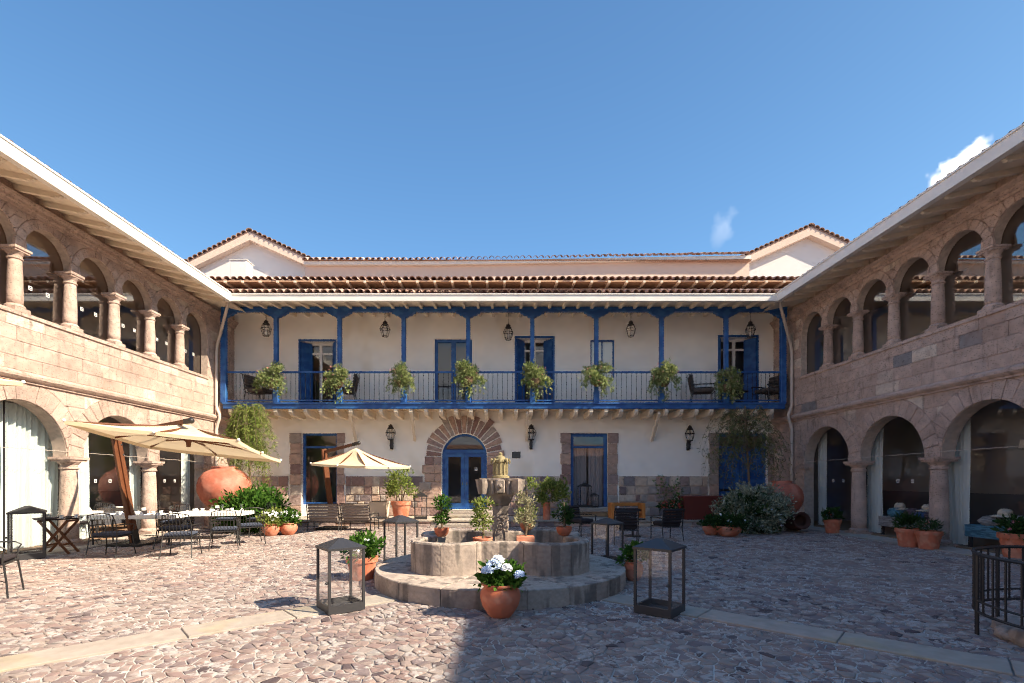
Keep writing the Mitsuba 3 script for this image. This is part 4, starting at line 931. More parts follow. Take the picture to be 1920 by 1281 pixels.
bt = thing('balcony_table', 'small dark round table between the two armchairs at the right end of the balcony', 'table')
x = fx(1390, 19.2); part(bt, 'table_top', rev([(0, DT + .55), (.28, DT + .55), (.28, DT + .58), (0, DT + .58)], 20, (x, 19.25, 0)), 'iron'); part(bt, 'leg', tube([(x, 19.25, DT + .01), (x, 19.25, DT + .55)], .025, 8), 'iron'); part(bt, 'foot', rev([(0, DT + .005), (.2, DT + .005), (.2, DT + .025), (0, DT + .04)], 16, (x, 19.25, 0)), 'iron')

# ================================================================ UMBRELLAS
def umbrella(label, A, B, C, apex, hubdrop, pole0, pole1, capend):
    A, B, C, apex = (np.array(v, float) for v in (A, B, C, apex)); D = A + C - B; k = thing('cantilever_umbrella', label, 'umbrella')
    corners = [A, B, C, D]; N = 12; V, F = [apex], []
    rim = []
    for i in range(4):
        p, q = corners[i], corners[(i + 1) % 4]
        for s in np.linspace(0, 1, N, endpoint=False): rim.append(p + (q - p) * s - np.array([0, 0, .05]) * (math.sin(PI * s) + .35 * abs(math.sin(2 * PI * s))) * .6 + (apex - (p + (q - p) * s)) * (.03 * math.sin(PI * s)))
    n = len(rim); K = 7
    for j in range(1, K + 1):
        s = j / K
        for r in rim: V.append(apex + (r - apex) * s - np.array([0, 0, 1]) * .08 * math.sin(PI * s))
    for i in range(n):
        i2 = (i + 1) % n; F.append((0, 1 + i, 1 + i2))
        for j in range(K - 1): a, b = 1 + j * n + i, 1 + j * n + i2; F += [(a, a + n, b + n), (a, b + n, b)]
    V = np.array(V); part(k, 'canopy', trimesh.Trimesh(V, F, process=False), 'canvas', 50)
    last = V[1 + (K - 1) * n:]; low = last - (0, 0, .07); q = np.arange(n); q2 = (q + 1) % n
    part(k, 'valance', trimesh.Trimesh(np.vstack([last, low]), np.concatenate([np.stack([q, q2, q2 + n], 1), np.stack([q, q2 + n, q + n], 1)]), process=False), 'canvas')
    hub = apex - (0, 0, hubdrop)
    for i in range(4):
        for p in (corners[i], (corners[i] + corners[(i + 1) % 4]) / 2 - (0, 0, .03)):
            tip = p + (apex - p) * .02 - (0, 0, .03); mid_ = p + (apex - p) * .45 - (0, 0, .09)
            rb_ = part(k, 'rib', beam(apex + (p - apex) * .03 - (0, 0, .07), tip, .028, .035), 'wood'); part(rb_, 'strut', beam(hub + (0, 0, .03), mid_, .025, .03), 'wood'); part(rb_, 'tip', ball(p, .03, 1), 'linen')
    part(k, 'hub', rev([(0, -.13), (.04, -.13), (.05, -.03), (.09, 0), (.09, .06), (0, .06)], 14, hub), 'wood', 30)
    p0, p1 = np.array(pole0, float), np.array(pole1, float); ce = np.array(capend, float)
    d = (p1 - p0) / np.linalg.norm(p1 - p0); s = np.cross(d, (ce - p1)); s /= np.linalg.norm(s)
    for o in (-.05, .05): part(k, 'pole', beam(p0 + s * o, p1 + d * .1 + s * o, .055, .10), 'wood')
    part(k, 'arm', beam(p1 - (ce - p1) * .03, ce, .06, .09), 'wood'); e = (ce - p1) / np.linalg.norm(ce - p1); part(k, 'arm_cap', cat(beam(ce - e * .02, ce + e * .22, .075, .10), ball(ce + e * .22, .065, 2)), 'iron', 40)
    part(k, 'bolt', cat([ball(p1 - d * f + s * .09, .03, 1) for f in (0, .25, .5)]), 'iron')
    part(k, 'base', cat(cbox(p0[0] - .42, p0[0] + .42, p0[1] - .42, p0[1] + .42, .0, .07, .012), beam(p0, p0 + d * .35, .16, .16)), 'iron')
    return k
umbrella('large tan square umbrella on a leaning wooden mast over the left tables', (-7.9, 9.0, 2.72), (-5.03, 9.5, 2.41), (-5.5, 12.36, 2.14), (-6.72, 10.68, 2.84), .36, (-9.35, 12.7, .05), (-9.42, 12.15, 2.74), (-6.62, 10.42, 2.86))
umbrella('cream square umbrella over the two armchairs in front of the left window', (-5.86, 15.2, 2.16), (-3.95, 14.3, 2.05), (-3.05, 16.3, 2.09), (-4.72, 15.95, 2.67), .34, (-5.75, 16.8, .25), (-5.92, 16.5, 2.56), (-4.80, 15.98, 2.78))
umbrella('tan umbrella at the left edge of the photo with only one corner in view', (-9.75, 4.2, 2.95), (-7.6, 4.9, 2.95), (-8.2, 8.55, 3.32), (-9.0, 6.3, 3.6), .36, (-9.7, 3.6, .05), (-9.75, 3.8, 3.7), (-9.0, 6.2, 3.78))

# ================================================================ TABLES AND CHAIRS ON THE LEFT
def ironchair(cush='blue_cushion', back=True):
    t = Tpl(); a = .27
    t.add('seat', cbox(-a, a, -.26, .26, .42, .445, .006), 'iron')
    t.add('cushion', cbox(-a + .01, a - .01, -.25, .25, .447, .515, .025), cush)
    for sx in (-1, 1):
        t.add('leg', tube([(sx * a, -.25, .43), (sx * (a + .01), -.28, .2), (sx * (a + .04), -.30, 0)], .012, 6), 'iron')
        t.add('leg', tube([(sx * a, .27, .43), (sx * (a + .01), .31, .2), (sx * (a + .03), .36, 0)], .012, 6), 'iron')
        t.add('arm', tube([(sx * a, .29, .68), (sx * (a + .03), .05, .68), (sx * (a + .03), -.22, .67), (sx * (a + .03), -.28, .63), (sx * (a + .02), -.25, .58), (sx * (a + .01), -.24, .44)], .011, 6), 'iron')
        t.add('scroll', tube([(sx * (a + .01), -.05 + .09 * math.cos(q) * (1 - q / 16), .30 + .09 * math.sin(q) * (1 - q / 16)) for q in np.linspace(0, 9, 22)], .006, 4), 'iron')
        t.add('back_post', tube([(sx * a, .26, .43), (sx * a, .30, .7), (sx * (a - .03), .36, .9)], .012, 6), 'iron')
    t.add('back_rail', tube([(-a + .03, .36, .9), (-.12, .37, .93), (0, .375, .94), (.12, .37, .93), (a - .03, .36, .9)], .011, 6), 'iron')
    for i in range(7): x = -.20 + i * .0667; t.add('back_bar', tube([(x, .27, .45), (x * .97, .31, .7), (x * .92, .365, .92)], .0055, 4), 'iron')
    t.add('stretcher', tube([(-a, -.27, .2), (0, 0, .26), (a, .30, .2)], .006, 4), 'iron'); return t
IC, ICR = ironchair(), ironchair('blue_cushion')
IC2 = ironchair('dark_sling')
gI = 'wrought iron chairs around the left tables'
def tray(): pass
for x, y, rot, w in ((-8.45, 10.8, 186, 'nearest the camera, left of the others'), (-6.95, 10.8, 196, 'between the two tables'), (-6.65, 11.95, 205, 'in front of the second table'), (-6.55, 12.95, 215, 'beside the left bush'), (-9.2, 14.0, 10, 'behind the first table against the arch'), (-8.3, 15.1, 5, 'behind the second table'), (-7.3, 15.0, -20, 'behind the second table at its right end'), (-8.0, 12.2, 185, 'in front of the first table')):
    IC.put('iron_chair', 'black wrought iron armchair with blue grey cushion, ' + w, 'chair', (x, y, .01), rot, 1.0, gI)
IC2.put('iron_chair', 'dark wrought iron chair cut off by the left edge of the photo', 'chair', (-7.30, 7.05, .01), 120, 1.08)
def table(label, x, y, w, d, rot=0, top='linen'):
    t = Tpl(); t.add('table_top', cbox(-w / 2, w / 2, -d / 2, d / 2, .72, .75, .008), top); t.add('cloth', cat(bx(-w / 2 - .004, w / 2 + .004, -d / 2 - .004, -d / 2 - .001, .66, .751), bx(w / 2 + .001, w / 2 + .004, -d / 2, d / 2, .66, .751), bx(-w / 2 - .004, -w / 2 - .001, -d / 2, d / 2, .66, .751)), top)
    for sx in (-1, 1):
        for sy in (-1, 1): t.add('leg', tube([(sx * (w / 2 - .08), sy * (d / 2 - .08), .72), (sx * (w / 2 - .1), sy * (d / 2 - .1), 0)], .018, 6), 'iron')
    t.add('stretcher', tube([(-w / 2 + .1, 0, .15), (0, 0, .22), (w / 2 - .1, 0, .15)], .01, 5), 'iron')
    return t.put('dining_table', label, 'table', (x, y, .01), rot)
table('white topped iron table set with cups nearest the first left column', -9.4, 12.95, 2.0, .9, 4)
table('white topped iron table set with cups in front of the left urn', -8.1, 14.0, 1.8, .9, 5)
CUP = Tpl().add('cup', rev([(0, 0), (.03, 0), (.045, .07), (.04, .07), (.027, .01), (0, .01)], 14), 'china', True).add('saucer', rev([(0, -.012), (.045, -.012), (.08, .002), (0, -.004)], 14), 'china')
GLS = Tpl().add('bowl', rev([(.008, .09), (.036, .12), (.04, .16), (.034, .20)], 14), 'glass').add('foot', cat(rev([(0, 0), (.035, 0), (.03, .006), (0, .008)], 12), tube([(0, 0, 0), (0, 0, .09)], .004, 5)), 'china')
NAP = Tpl().add('fold', trimesh.convex.convex_hull(np.array([(-.09, -.07, 0), (.09, -.07, 0), (.09, .07, 0), (-.09, .07, 0), (-.05, -.02, .09), (.06, .01, .11), (0, .04, .10)])), 'linen')
CAD = Tpl().add('box', cbox(-.06, .06, -.05, .05, 0, .10, .008), 'dark_sling').add('card', bx(-.045, .045, -.01, .01, .10, .17), 'linen')
gt = G(77)
for ti, (cx, cy, rot) in enumerate(((-9.4, 12.95, 4), (-8.1, 14.0, 5))):
    nm = ('first', 'second')[ti]; r = math.radians(rot)
    def on(u, v): return (cx + u * math.cos(r) - v * math.sin(r), cy + u * math.sin(r) + v * math.cos(r), .762)
    for ui, u in enumerate((-.6, -.2, .22, .62)):
        for v in (-.3, .3): NAP.put('napkin', 'folded white napkin on the ' + nm + ' white table, ' + ('front' if v < 0 else 'back') + ' row, ' + ('at the left end', 'left of the middle', 'right of the middle', 'at the right end')[ui], 'napkin', on(u + gt.normal(0, .03), v), gt.uniform(0, 360), gt.uniform(.5, .8), 'white napkins on the ' + nm + ' table')
    for ui, (u, v) in enumerate(((-.42, -.2), (.05, -.25), (.45, -.2), (-.4, .2), (.4, .2))):
        CUP.put('cup', 'white cup and saucer on the ' + nm + ' white table, ' + ('front left', 'front middle', 'front right', 'back left', 'back right')[ui], 'cup', on(u, v)[:2] + (.775,), gt.uniform(0, 360), 1.1, 'white cups on the ' + nm + ' table')
    for ui, (u, v) in enumerate(((-.1, .1), (.2, .05), (.7, .1))): GLS.put('wine_glass', 'clear stemmed glass on the ' + nm + ' white table, ' + ('the left one', 'beside the dark box', 'at the right end')[ui], 'glass', on(u, v), 0, 1.0, 'glasses on the ' + nm + ' table')
    CAD.put('condiment_box', 'small dark box with a white card on the ' + nm + ' white table', 'box', on(.08, .02), 20)
# folding tray stand
ts = Tpl()
for s in (-1, 1):
    ts.add('leg', beam((-.30, s * .20, 0), (.28, s * .20, .74), .03, .045), 'wood'); ts.add('leg', beam((.30, s * .17, 0), (-.28, s * .17, .74), .03, .045), 'wood')
for x, z in ((-.28, .73), (.28, .73), (-.14, .2), (.14, .2)): ts.add('rail', beam((x, -.2, z), (x, .2, z), .03, .04), 'wood')
ts.put('tray_stand', 'folding wooden x-frame tray stand beside the large left lantern', 'stand', (-9.95, 11.2, .01), 12)
tr = Tpl().add('plate', rev([(0, 0), (.40, 0), (.44, .035), (.42, .035), (.39, .012), (0, .012)], 28), 'dark_sling', True); tr.put('tray', 'round dark serving tray on the folding wooden stand', 'tray', (-9.95, 11.2, .775))
for i, (dx, dy, dz) in enumerate(((-.22, -.05, 0), (-.22, -.05, .04), (-.22, -.05, .08))): Tpl().add('dish', rev([(0, 0), (.06, 0), (.10, .04), (.09, .04), (.055, .01), (0, .01)], 16), 'china', True).put('bowl', ('lowest', 'middle', 'topmost')[i] + ' white bowl of the stack on the serving tray', 'bowl', (-9.95 + dx, 11.2 + dy, .79 + dz))
CUP.put('cup', 'white cup and saucer on the serving tray', 'cup', (-9.8, 11.1, .80)); CUP.put('cup', 'white cup without neighbours at the back of the serving tray', 'cup', (-9.68, 11.35, .80))

# ================================================================ LOUNGE CHAIRS AND TERRACE THINGS
AL = armchair(.98, 'taupe', .88, 'iron', .30, .22)
M('taupe', base_color=rgb(.27, .225, .20), roughness=.95, specular=.1)
AL.put('lounge_chair', 'wide taupe cushioned armchair seen from behind under the cream umbrella, the left one', 'armchair', (fx(612, 16.4), 16.4, .01), 184, 1.0); AL.put('lounge_chair', 'wide taupe cushioned armchair seen from behind right of the umbrella mast, the right one', 'armchair', (fx(676, 16.5), 16.5, .01), 172, 1.0)
sd = thing('side_table', 'low black iron side table beside the right taupe armchair', 'table'); x, y = fx(712, 16.0), 16.0
part(sd, 'table_top', bx(x - .25, x + .25, y - .25, y + .25, .44, .465), 'iron')
for a in (-1, 1):
    for b in (-1, 1): part(sd, 'leg', tube([(x + a * .23, y + b * .23, 0), (x + a * .23, y + b * .23, .44)], .011, 5), 'iron')
sq = thing('planter', 'pale square rendered planter against the rubble wall', 'planter'); x = fx(712, 18.6); part(sq, 'pot', cat(sqs(0, .62, .50, .62)).apply_translation((x, 18.6, TZ + .003)) if False else trimesh.Trimesh(sqs(0, .62, .50, .64).vertices + (x, 18.6, TZ + .003), sqs(0, .62, .50, .64).faces), 'pale_planter')
M('pale_planter', base_color=rgb(.62, .54, .44), roughness=.8, specular=.2)
part(sq, 'soil', bx(x - .27, x + .27, 18.33, 18.87, TZ + .60, TZ + .635), 'soil')
g = G(5); 
def smallstem(pts, r=.02): return tube(pts, r, 6)
m, u = bush((0, 0, 1.28), (.52, .40, .46), 1300, .11, .055, g, 30, .4, .2, -.7)
potted('potted_shrub', 'round leafy shrub in a large sunlit terracotta pot left of the door', 'plant', (fx(752, 18.0), 18.0, TZ + .003), 'taper', .36, .66, [(m, u, 'leaf_light')], stem=cat(tube([(0, 0, .5), (.04, 0, .9), (-.03, 0, 1.3)], .03), tube([(0, 0, .5), (-.1, 0, .9), (-.2, 0, 1.3)], .02), tube([(0, 0, .5), (.12, .03, .95), (.24, 0, 1.25)], .02)))
m, u = bush((.22, 0, .92), (.45, .36, .40), 1100, .13, .075, g, 24, .4, .22, -.7)
potted('potted_shrub', 'bright leafed plant in a tall narrow terracotta cylinder right of the door', 'plant', (fx(1025, 17.9), 17.9, TZ + .003), 'cyl', .13, .62, [(m, u, 'leaf_light')], stem=tube([(0, 0, .5), (.1, 0, .7), (.22, 0, .95)], .018))
# right terrace
bn = thing('bench', 'orange wooden bench with an open back against the rubble wall', 'bench'); x0, x1, y0 = fx(1143, 17.95), fx(1206, 17.95), 17.95
for xx in (x0, x1 - .12): part(bn, 'side', cbox(xx, xx + .12, y0 - .3, y0 + .3, TZ + .003, TZ + .60, .012), 'orange_wood')
part(bn, 'back', cbox(x0 + .12, x1 - .12, y0 + .22, y0 + .28, TZ + .47, TZ + .60, .01), 'orange_wood'); part(bn, 'seat', cbox(x0 + .121, x1 - .121, y0 - .28, y0 + .21, TZ + .26, TZ + .31, .01), 'orange_wood'); part(bn, 'cushion', cbox(x0 + .14, x1 - .14, y0 - .26, y0 + .2, TZ + .312, TZ + .40, .03), 'dark_sling')
pn = thing('trough_planter', 'long dark oxblood trough planter against the rubble wall', 'planter'); x0, x1, y0 = fx(1278, 17.95), fx(1351, 17.95), 18.0
V = np.array([(x0 + .1, y0 - .2, TZ + .003), (x1 - .1, y0 - .2, TZ + .003), (x1 - .1, y0 + .2, TZ + .003), (x0 + .1, y0 + .2, TZ + .003), (x0, y0 - .28, TZ + .78), (x1, y0 - .28, TZ + .78), (x1, y0 + .28, TZ + .78), (x0, y0 + .28, TZ + .78)])
part(pn, 'body', trimesh.convex.convex_hull(V), 'oxblood'); part(pn, 'rim', cbox(x0 - .03, x1 + .03, y0 - .31, y0 + .31, TZ + .781, TZ + .85, .015), 'oxblood')
g = G(9); P_, D = [], []; st = []
for i in range(11):
    a = g.uniform(-.55, .55); h = g.uniform(.9, 1.75); st.append(tube([(a * .3, 0, .2), (a * .7, g.normal(0, .05), h * .6), (a * 1.1, g.normal(0, .1), h)], [.010, .008, .004], 5))
    for s in np.linspace(.45, 1, 14): P_.append((a * (.3 + .8 * s) + g.normal(0, .06), g.normal(0, .08), h * s)); D.append((g.normal(0, 1), g.normal(0, 1), g.normal(.1, .5)))
m, u = leaves(np.array(P_), np.array(D), .12, .05, g); m2, u2 = bush((0, 0, .42), (.34, .3, .25), 500, .09, .05, g, 14)
potted('potted_shrub', 'wispy tall stemmed plant with red blooms in a pot beside the trough planter', 'plant', (fx(1258, 17.9), 17.9, TZ + .003), 'taper', .22, .30, [(m, u, 'leaf_green'), (m2, u2, 'leaf_dark')], [(flowers(on_shell((0, 0, .42), (.36, .32, .28), 36, g), .04, g), 'petal_red')], stem=cat(st))
# right chairs and small table
SC = ironchair('dark_sling')
sl = armchair(.58, 'dark_sling', .86, 'iron', .38, .14)
for x, y, rot, w in ((3.15, 12.95, 168, 'just right of the lantern behind the fountain'), (4.45, 13.75, 190, 'second, farther right beside the low bowls'), (2.25, 14.7, 35, 'behind the lantern, turned towards the camera')):
    sl.put('terrace_chair', 'dark sling armchair in the shade, ' + w, 'armchair', (x, y, .01), rot, 1.0, 'dark armchairs right of the fountain')
rt = thing('cafe_table', 'low round dark table between the shaded armchairs', 'table'); x, y = 3.75, 14.6
part(rt, 'table_top', rev([(0, .50), (.36, .50), (.36, .53), (0, .53)], 24, (x, y, 0)), 'iron'); part(rt, 'leg', tube([(x, y, .02), (x, y, .5)], .03, 8), 'iron'); part(rt, 'foot', rev([(0, .005), (.24, .005), (.24, .03), (0, .05)], 18, (x, y, 0)), 'iron')
CUP.put('cup', 'white cup and saucer on the low round dark table', 'cup', (3.65, 14.5, .548))

# ================================================================ URNS, BUSHES, TREES
def urn(label, x, y, R, z0=0, sq_=.92, lean=0):
    k = thing('urn', label, 'urn'); q = [(0, 0), (.42, 0), (.62, .12), (.85, .38), (.98, .70), (1.0, .98), (.93, 1.28), (.75, 1.52), (.50, 1.66), (.46, 1.70), (.50, 1.76), (.44, 1.78), (.38, 1.70), (0, 1.5)]
    m = rev([(a * R, b * R * sq_) for a, b in q], 40); m.vertices += (meshkit.noise(m.vertices * 3 / R, 4) - .5)[:, None] * .02 * R
    if lean: m.apply_transform(trimesh.transformations.rotation_matrix(math.radians(lean), (0, 1, 0)))
    m.apply_translation((x, y, z0)); part(k, 'body', m, 'urn_clay', True); part(k, 'stand', rev([(0, 0), (.62 * R, 0), (.52 * R, z0 + .05), (0, z0 + .05)], 20, (x, y, 0)), 'basin_stone')
urn('huge round sunlit terracotta urn in the left corner', fx(421, 16.9), 16.9, .82, .68, .97); urn('huge round shaded terracotta urn in the right corner beside the big bush', fx(1466, 16.5), 16.5, .63, .50, 1.0)
jk = thing('jar', 'dark clay jar lying on its side beside the right urn', 'jar')
m = rev([(0, 0), (.12, .0), (.26, .15), (.30, .4), (.24, .6), (.22, .66), (.27, .74), (.24, .75), (.18, .66), (.20, .56), (.24, .4), (0, .1)], 28); m.apply_transform(trimesh.transformations.rotation_matrix(math.radians(82), (1, 0, 0))); m.apply_translation((fx(1496, 15.7), 16.2, .29)); part(jk, 'body', m, 'dark_clay', 40)
M('dark_clay', base_color=rgb(.10, .05, .04), roughness=.8, specular=.2)
g = G(21); k = thing('shrub', 'dense dark green sunlit shrub in front of the left urn', 'shrub')
m, u = bush((fx(478, 15.9), 15.9, .72), (.92, .75, .66), 4200, .15, .085, g, 60, .35, .16, -.9); part(k, 'foliage', m, 'leaf_green', True, u); part(k, 'stem', cat([tube([(fx(470, 15.9) + a, 15.9, 0), (fx(470, 15.9) + 3 * a, 15.9 + b, .7)], .025, 5) for a, b in ((-.2, .1), (-.05, -.1), (.1, .1), (.22, -.05))]), 'bark')
g = G(22); k = thing('shrub', 'large domed grey green shrub with tiny pale flowers in front of the right urn', 'shrub'); cx = fx(1413, 15.6)
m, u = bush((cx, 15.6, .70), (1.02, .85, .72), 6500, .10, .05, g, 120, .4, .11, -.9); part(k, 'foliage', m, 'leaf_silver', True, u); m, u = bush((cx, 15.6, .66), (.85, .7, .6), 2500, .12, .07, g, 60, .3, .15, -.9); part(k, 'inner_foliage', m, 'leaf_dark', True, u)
part(k, 'flowers', flowers(on_shell((cx, 15.6, .70), (1.03, .86, .74), 40, g, -.7), .03, g), 'petal_white'); part(k, 'stem', cat([tube([(cx + a, 15.6, 0), (cx + 3 * a, 15.6 + b, .7)], .03, 5) for a, b in ((-.2, .1), (-.05, -.1), (.1, .1), (.22, -.05))]), 'bark')
def weeping(label, x, y, h, R, bsdf, seed, nb, dens, droop, lean=0.0):
    g = G(seed); k = thing('weeping_tree', label, 'tree'); top = np.array([x + lean, y, h * .82])
    tr_ = [np.array([x, y, 0]) + (top - (x, y, 0)) * s + (.05 * math.sin(5 * s), .04 * math.cos(4 * s), 0) for s in np.linspace(0, 1, 9)]
    part(k, 'trunk', tube(tr_, np.linspace(.05, .022, 9), 8), 'bark', 40)
    P_, D, br = [], [], []
    for i in range(nb):
        a = g.uniform(0, 2 * PI); s0 = g.uniform(.58, 1.0); p0 = np.array(tr_[int(s0 * 8)]); r = R * g.uniform(.35, 1.0); up = g.uniform(.15, .5) * (h - p0[2] + .3); dr_ = g.uniform(.5, 1.0) * droop
        d = np.array([math.cos(a), math.sin(a) * .8, 0]); pts_ = []
        for s in np.linspace(0, 1, 12): pts_.append(p0 + d * r * s ** .8 + np.array([0, 0, 1.0]) * (up * math.sin(min(s * 1.7, PI / 2)) - dr_ * max(0, s - .35) ** 1.6 * 1.6))
        br.append(tube(pts_, np.linspace(.014, .003, 12), 4)); pts_ = np.array(pts_)
        nl = int(dens * g.uniform(.6, 1.3)); t = g.uniform(.2, 1, nl) ** .8; j = np.clip((t * 11).astype(int), 0, 10); q = pts_[j] + (pts_[j + 1] - pts_[j]) * ((t * 11 - j)[:, None])
        hang = g.uniform(0, .28, nl) * t; q = q + g.normal(0, .05, (nl, 3)) - np.c_[0 * hang, 0 * hang, hang]
        P_.append(q); D.append(np.c_[g.normal(0, .7, (nl, 2)), -.55 + g.normal(0, .5, nl)])
    part(k, 'branches', cat(br), 'bark'); P_, D = np.vstack(P_), np.vstack(D)
    m, u = leaves(P_, D, .14 * g.uniform(.6, 1.3, len(P_)), .026, g); part(k, 'crown', m, bsdf, True, u)
weeping('light green weeping pepper tree rising beside the left urn', fx(468, 17.3), 17.3, 5.2, 1.05, 'leaf_light', 41, 70, 110, 2.3, -.05)
weeping('dark thin weeping tree in front of the blue door on the right', fx(1404, 17.2), 17.2, 5.1, 1.55, 'leaf_pepper', 42, 60, 70, 2.6, -.1)
UVM.add('leaf_pepper'); leafm('leaf_pepper', (.07, .10, .035), (.18, .20, .09), .5)

# ================================================================ POTS
def flowerpot(label, loc, kind, r, h, R, n, seed, fl=None, leafb='leaf_green', zc=None, L=.09, W=.06, name='flower_pot', clumps=22, group=None, **kw):
    g = G(seed); R = np.array(R) * .86; zc = h + R[2] * .45 if zc is None else zc; m, u = bush((0, 0, zc), R, n, L, W, g, clumps, .45, .2, -.5)
    fs_ = []
    for b, cnt__, rad in fl or []: fs_.append((flowers(on_shell((0, 0, zc), np.array(R) * 1.02, cnt__, g, 0.0), rad, g), b))
    return potted(name, label, 'plant pot', loc, kind, r, h, [(m, u, leafb)], fs_, group, **kw)
def hydrangea():
    k = flowerpot('round terracotta pot of white and pale blue hydrangeas in front of the fountain', (gp(938, 1158)[0], 6.05, .01), 'bulb', .245, .40, (.245, .21, .17), 1100, 61, None, 'leaf_green', .47, .075, .055)
    g = G(62)
    for i, (dx, dy, dz, r, b) in enumerate(((-.10, -.17, .66, .075, 'petal_blue'), (-.20, -.17, .60, .055, 'petal_blue'), (-.03, -.10, .71, .062, 'petal_white'), (.10, -.20, .63, .050, 'petal_white'), (.30, -.18, .55, .05, 'petal_blue'))):
        P_ = on_shell((0, 0, 0), (r, r, r * .85), 60, g, -.4) + np.array([gp(938, 1158)[0] + dx * .75, 6.05 + dy * .95, dz - .02]); part(k, 'bloom', flowers(P_, .024, g, 4), b)
hydrangea()
p = gp(680, 1086); flowerpot('broad terracotta pot with leafy white flowering plant behind the left floor lantern', (p[0], 8.3, .01), 'taper', .26, .37, (.32, .3, .26), 700, 63, [('petal_white', 26, .03)])
p = gp(1189, 1090); flowerpot('narrow terracotta pot with small white flowers behind the right floor lantern', (p[0], 8.2, .01), 'bulb', .16, .31, (.20, .2, .20), 420, 64, [('petal_white', 10, .028)], 'leaf_green')
for px, yy, w, sd_ in ((508, 14.75, 'left one of the sunlit pair beside the iron chairs', 65), (541, 15.0, 'right one of the sunlit pair beside the iron chairs', 66)):
    flowerpot('round terracotta pot of white flowers, ' + w, (fx(px, yy), yy, .01), 'bulb', .26, .36, (.36, .3, .28), 650, sd_, [('petal_white', 34, .045)], 'leaf_light' if sd_ == 65 else 'leaf_green')
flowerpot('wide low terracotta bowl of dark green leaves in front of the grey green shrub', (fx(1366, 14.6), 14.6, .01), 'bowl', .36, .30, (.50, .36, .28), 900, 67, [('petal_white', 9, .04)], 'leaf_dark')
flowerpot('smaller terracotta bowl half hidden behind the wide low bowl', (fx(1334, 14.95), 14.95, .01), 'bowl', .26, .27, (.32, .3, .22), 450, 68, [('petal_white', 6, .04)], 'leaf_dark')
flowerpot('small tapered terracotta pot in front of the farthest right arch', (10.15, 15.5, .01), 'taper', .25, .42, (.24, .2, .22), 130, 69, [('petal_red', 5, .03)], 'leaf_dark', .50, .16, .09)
flowerpot('tapered terracotta pot with grassy plant, left of the twin pots at the right column', (fx(1703, 12.35), 12.35, .01), 'taper', .275, .45, (.27, .25, .22), 420, 70, None, 'leaf_dark', .52, .18, .03)
flowerpot('tapered terracotta pot with reddish flowers, right of the twin pots at the right column', (fx(1741, 11.95), 11.95, .01), 'taper', .275, .43, (.22, .22, .2), 200, 71, [('petal_pink', 14, .025)], 'leaf_dark', .50, .14, .03)
flowerpot('tapered terracotta pot behind the iron railing at the right edge', (fx(1908, 9.9), 9.9, .12), 'taper', .30, .48, (.3, .26, .22), 350, 72, [('petal_pink', 16, .03)], 'leaf_dark', .54, .15, .05)
# pots on the fountain
def bonsai(label, loc, kind, r, h, parts_, seed, bs, sq=False, stemh=.4):
    g = G(seed); fol = []
    for (c, R, n) in parts_: m, u = bush(c, np.array(R) * .72, n, .05, .032, g, 18, .3, .24, -.8); fol.append((m, u, bs))
    potted('fountain_plant', label, 'plant pot', loc, kind, r, h, fol, None, 'small shrubs standing round the fountain basin', sq=sq, stem=tube([(0, 0, h * .8), (.02, .01, h + stemh * .5), (-.01, 0, h + stemh)], .018))
bonsai('topiary shrub in a terracotta pot on the left rim of the fountain', (-1.02, 8.2, .722), 'bowl', .12, .14, [((0, 0, .30), (.14, .13, .14), 300), ((.02, 0, .52), (.18, .16, .16), 420)], 81, 'leaf_green')
bonsai('loose pale shrub in a terracotta pot inside the fountain, left of the pillar', (-.33, 7.75, .42), 'bowl', .15, .34, [((0, 0, .55), (.20, .17, .22), 330), ((.0, .05, .82), (.20, .17, .15), 330)], 82, 'leaf_light')
bonsai('pinkish pale shrub in a square terracotta pot inside the fountain, right of the pillar', (.33, 7.75, .42), 'bowl', .125, .36, [((0, 0, .62), (.19, .17, .17), 330), ((.0, .25, .85), (.22, .19, .20), 330)], 83, 'leaf_pale', sq=True, stemh=.3)
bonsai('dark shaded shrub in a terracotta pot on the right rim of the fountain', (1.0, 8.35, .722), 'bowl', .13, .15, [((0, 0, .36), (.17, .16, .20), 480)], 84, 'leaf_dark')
bonsai('spreading green shrub in a terracotta pot on the back rim of the fountain', (.42, 9.2, .722), 'bowl', .13, .14, [((0, 0, .30), (.2, .18, .18), 330), ((.1, 0, .85), (.14, .12, .14), 160)], 85, 'leaf_light', stemh=.6)
UVM.add('leaf_pale'); leafm('leaf_pale', (.22, .23, .12), (.42, .38, .26), .5)

# ================================================================ RAILED POOL AT THE RIGHT
rl = thing('iron_railing', 'curved black iron railing round the rocky pool at the right edge', 'railing'); RRD = 1.10
cir = lambda r, z, n=60: [(WC[0] + r * math.cos(a), WC[1] + r * math.sin(a), z) for a in np.arange(n) * 2 * PI / n]
for nm, z, r in (('top_rail', .865, .020), ('mid_rail', .37, .012), ('bottom_rail', .255, .015)): part(rl, nm, tube(cir(RRD, z), r, 6, True), 'iron', 40)
for i in range(44):
    a = i * 2 * PI / 44 + .05; x, y = WC[0] + RRD * math.cos(a), WC[1] + RRD * math.sin(a)
    if i % 6 == 0: part(rl, 'post', tube([(x, y, 0), (x, y, .88)], .020, 7), 'iron')
    else: part(rl, 'bar', tube([(x, y, .255), (x, y, .865)], .011, 5), 'iron')
part_pool = newkey('pool_water'); scene[part_pool] = shape(rev([(0, .012), (.62, .012), (.62, -.02), (0, -.02)], 40, (WC[0], WC[1], 0)), 'dark_water'); lab(part_pool, None, None, None, 'structure')
g = G(91)
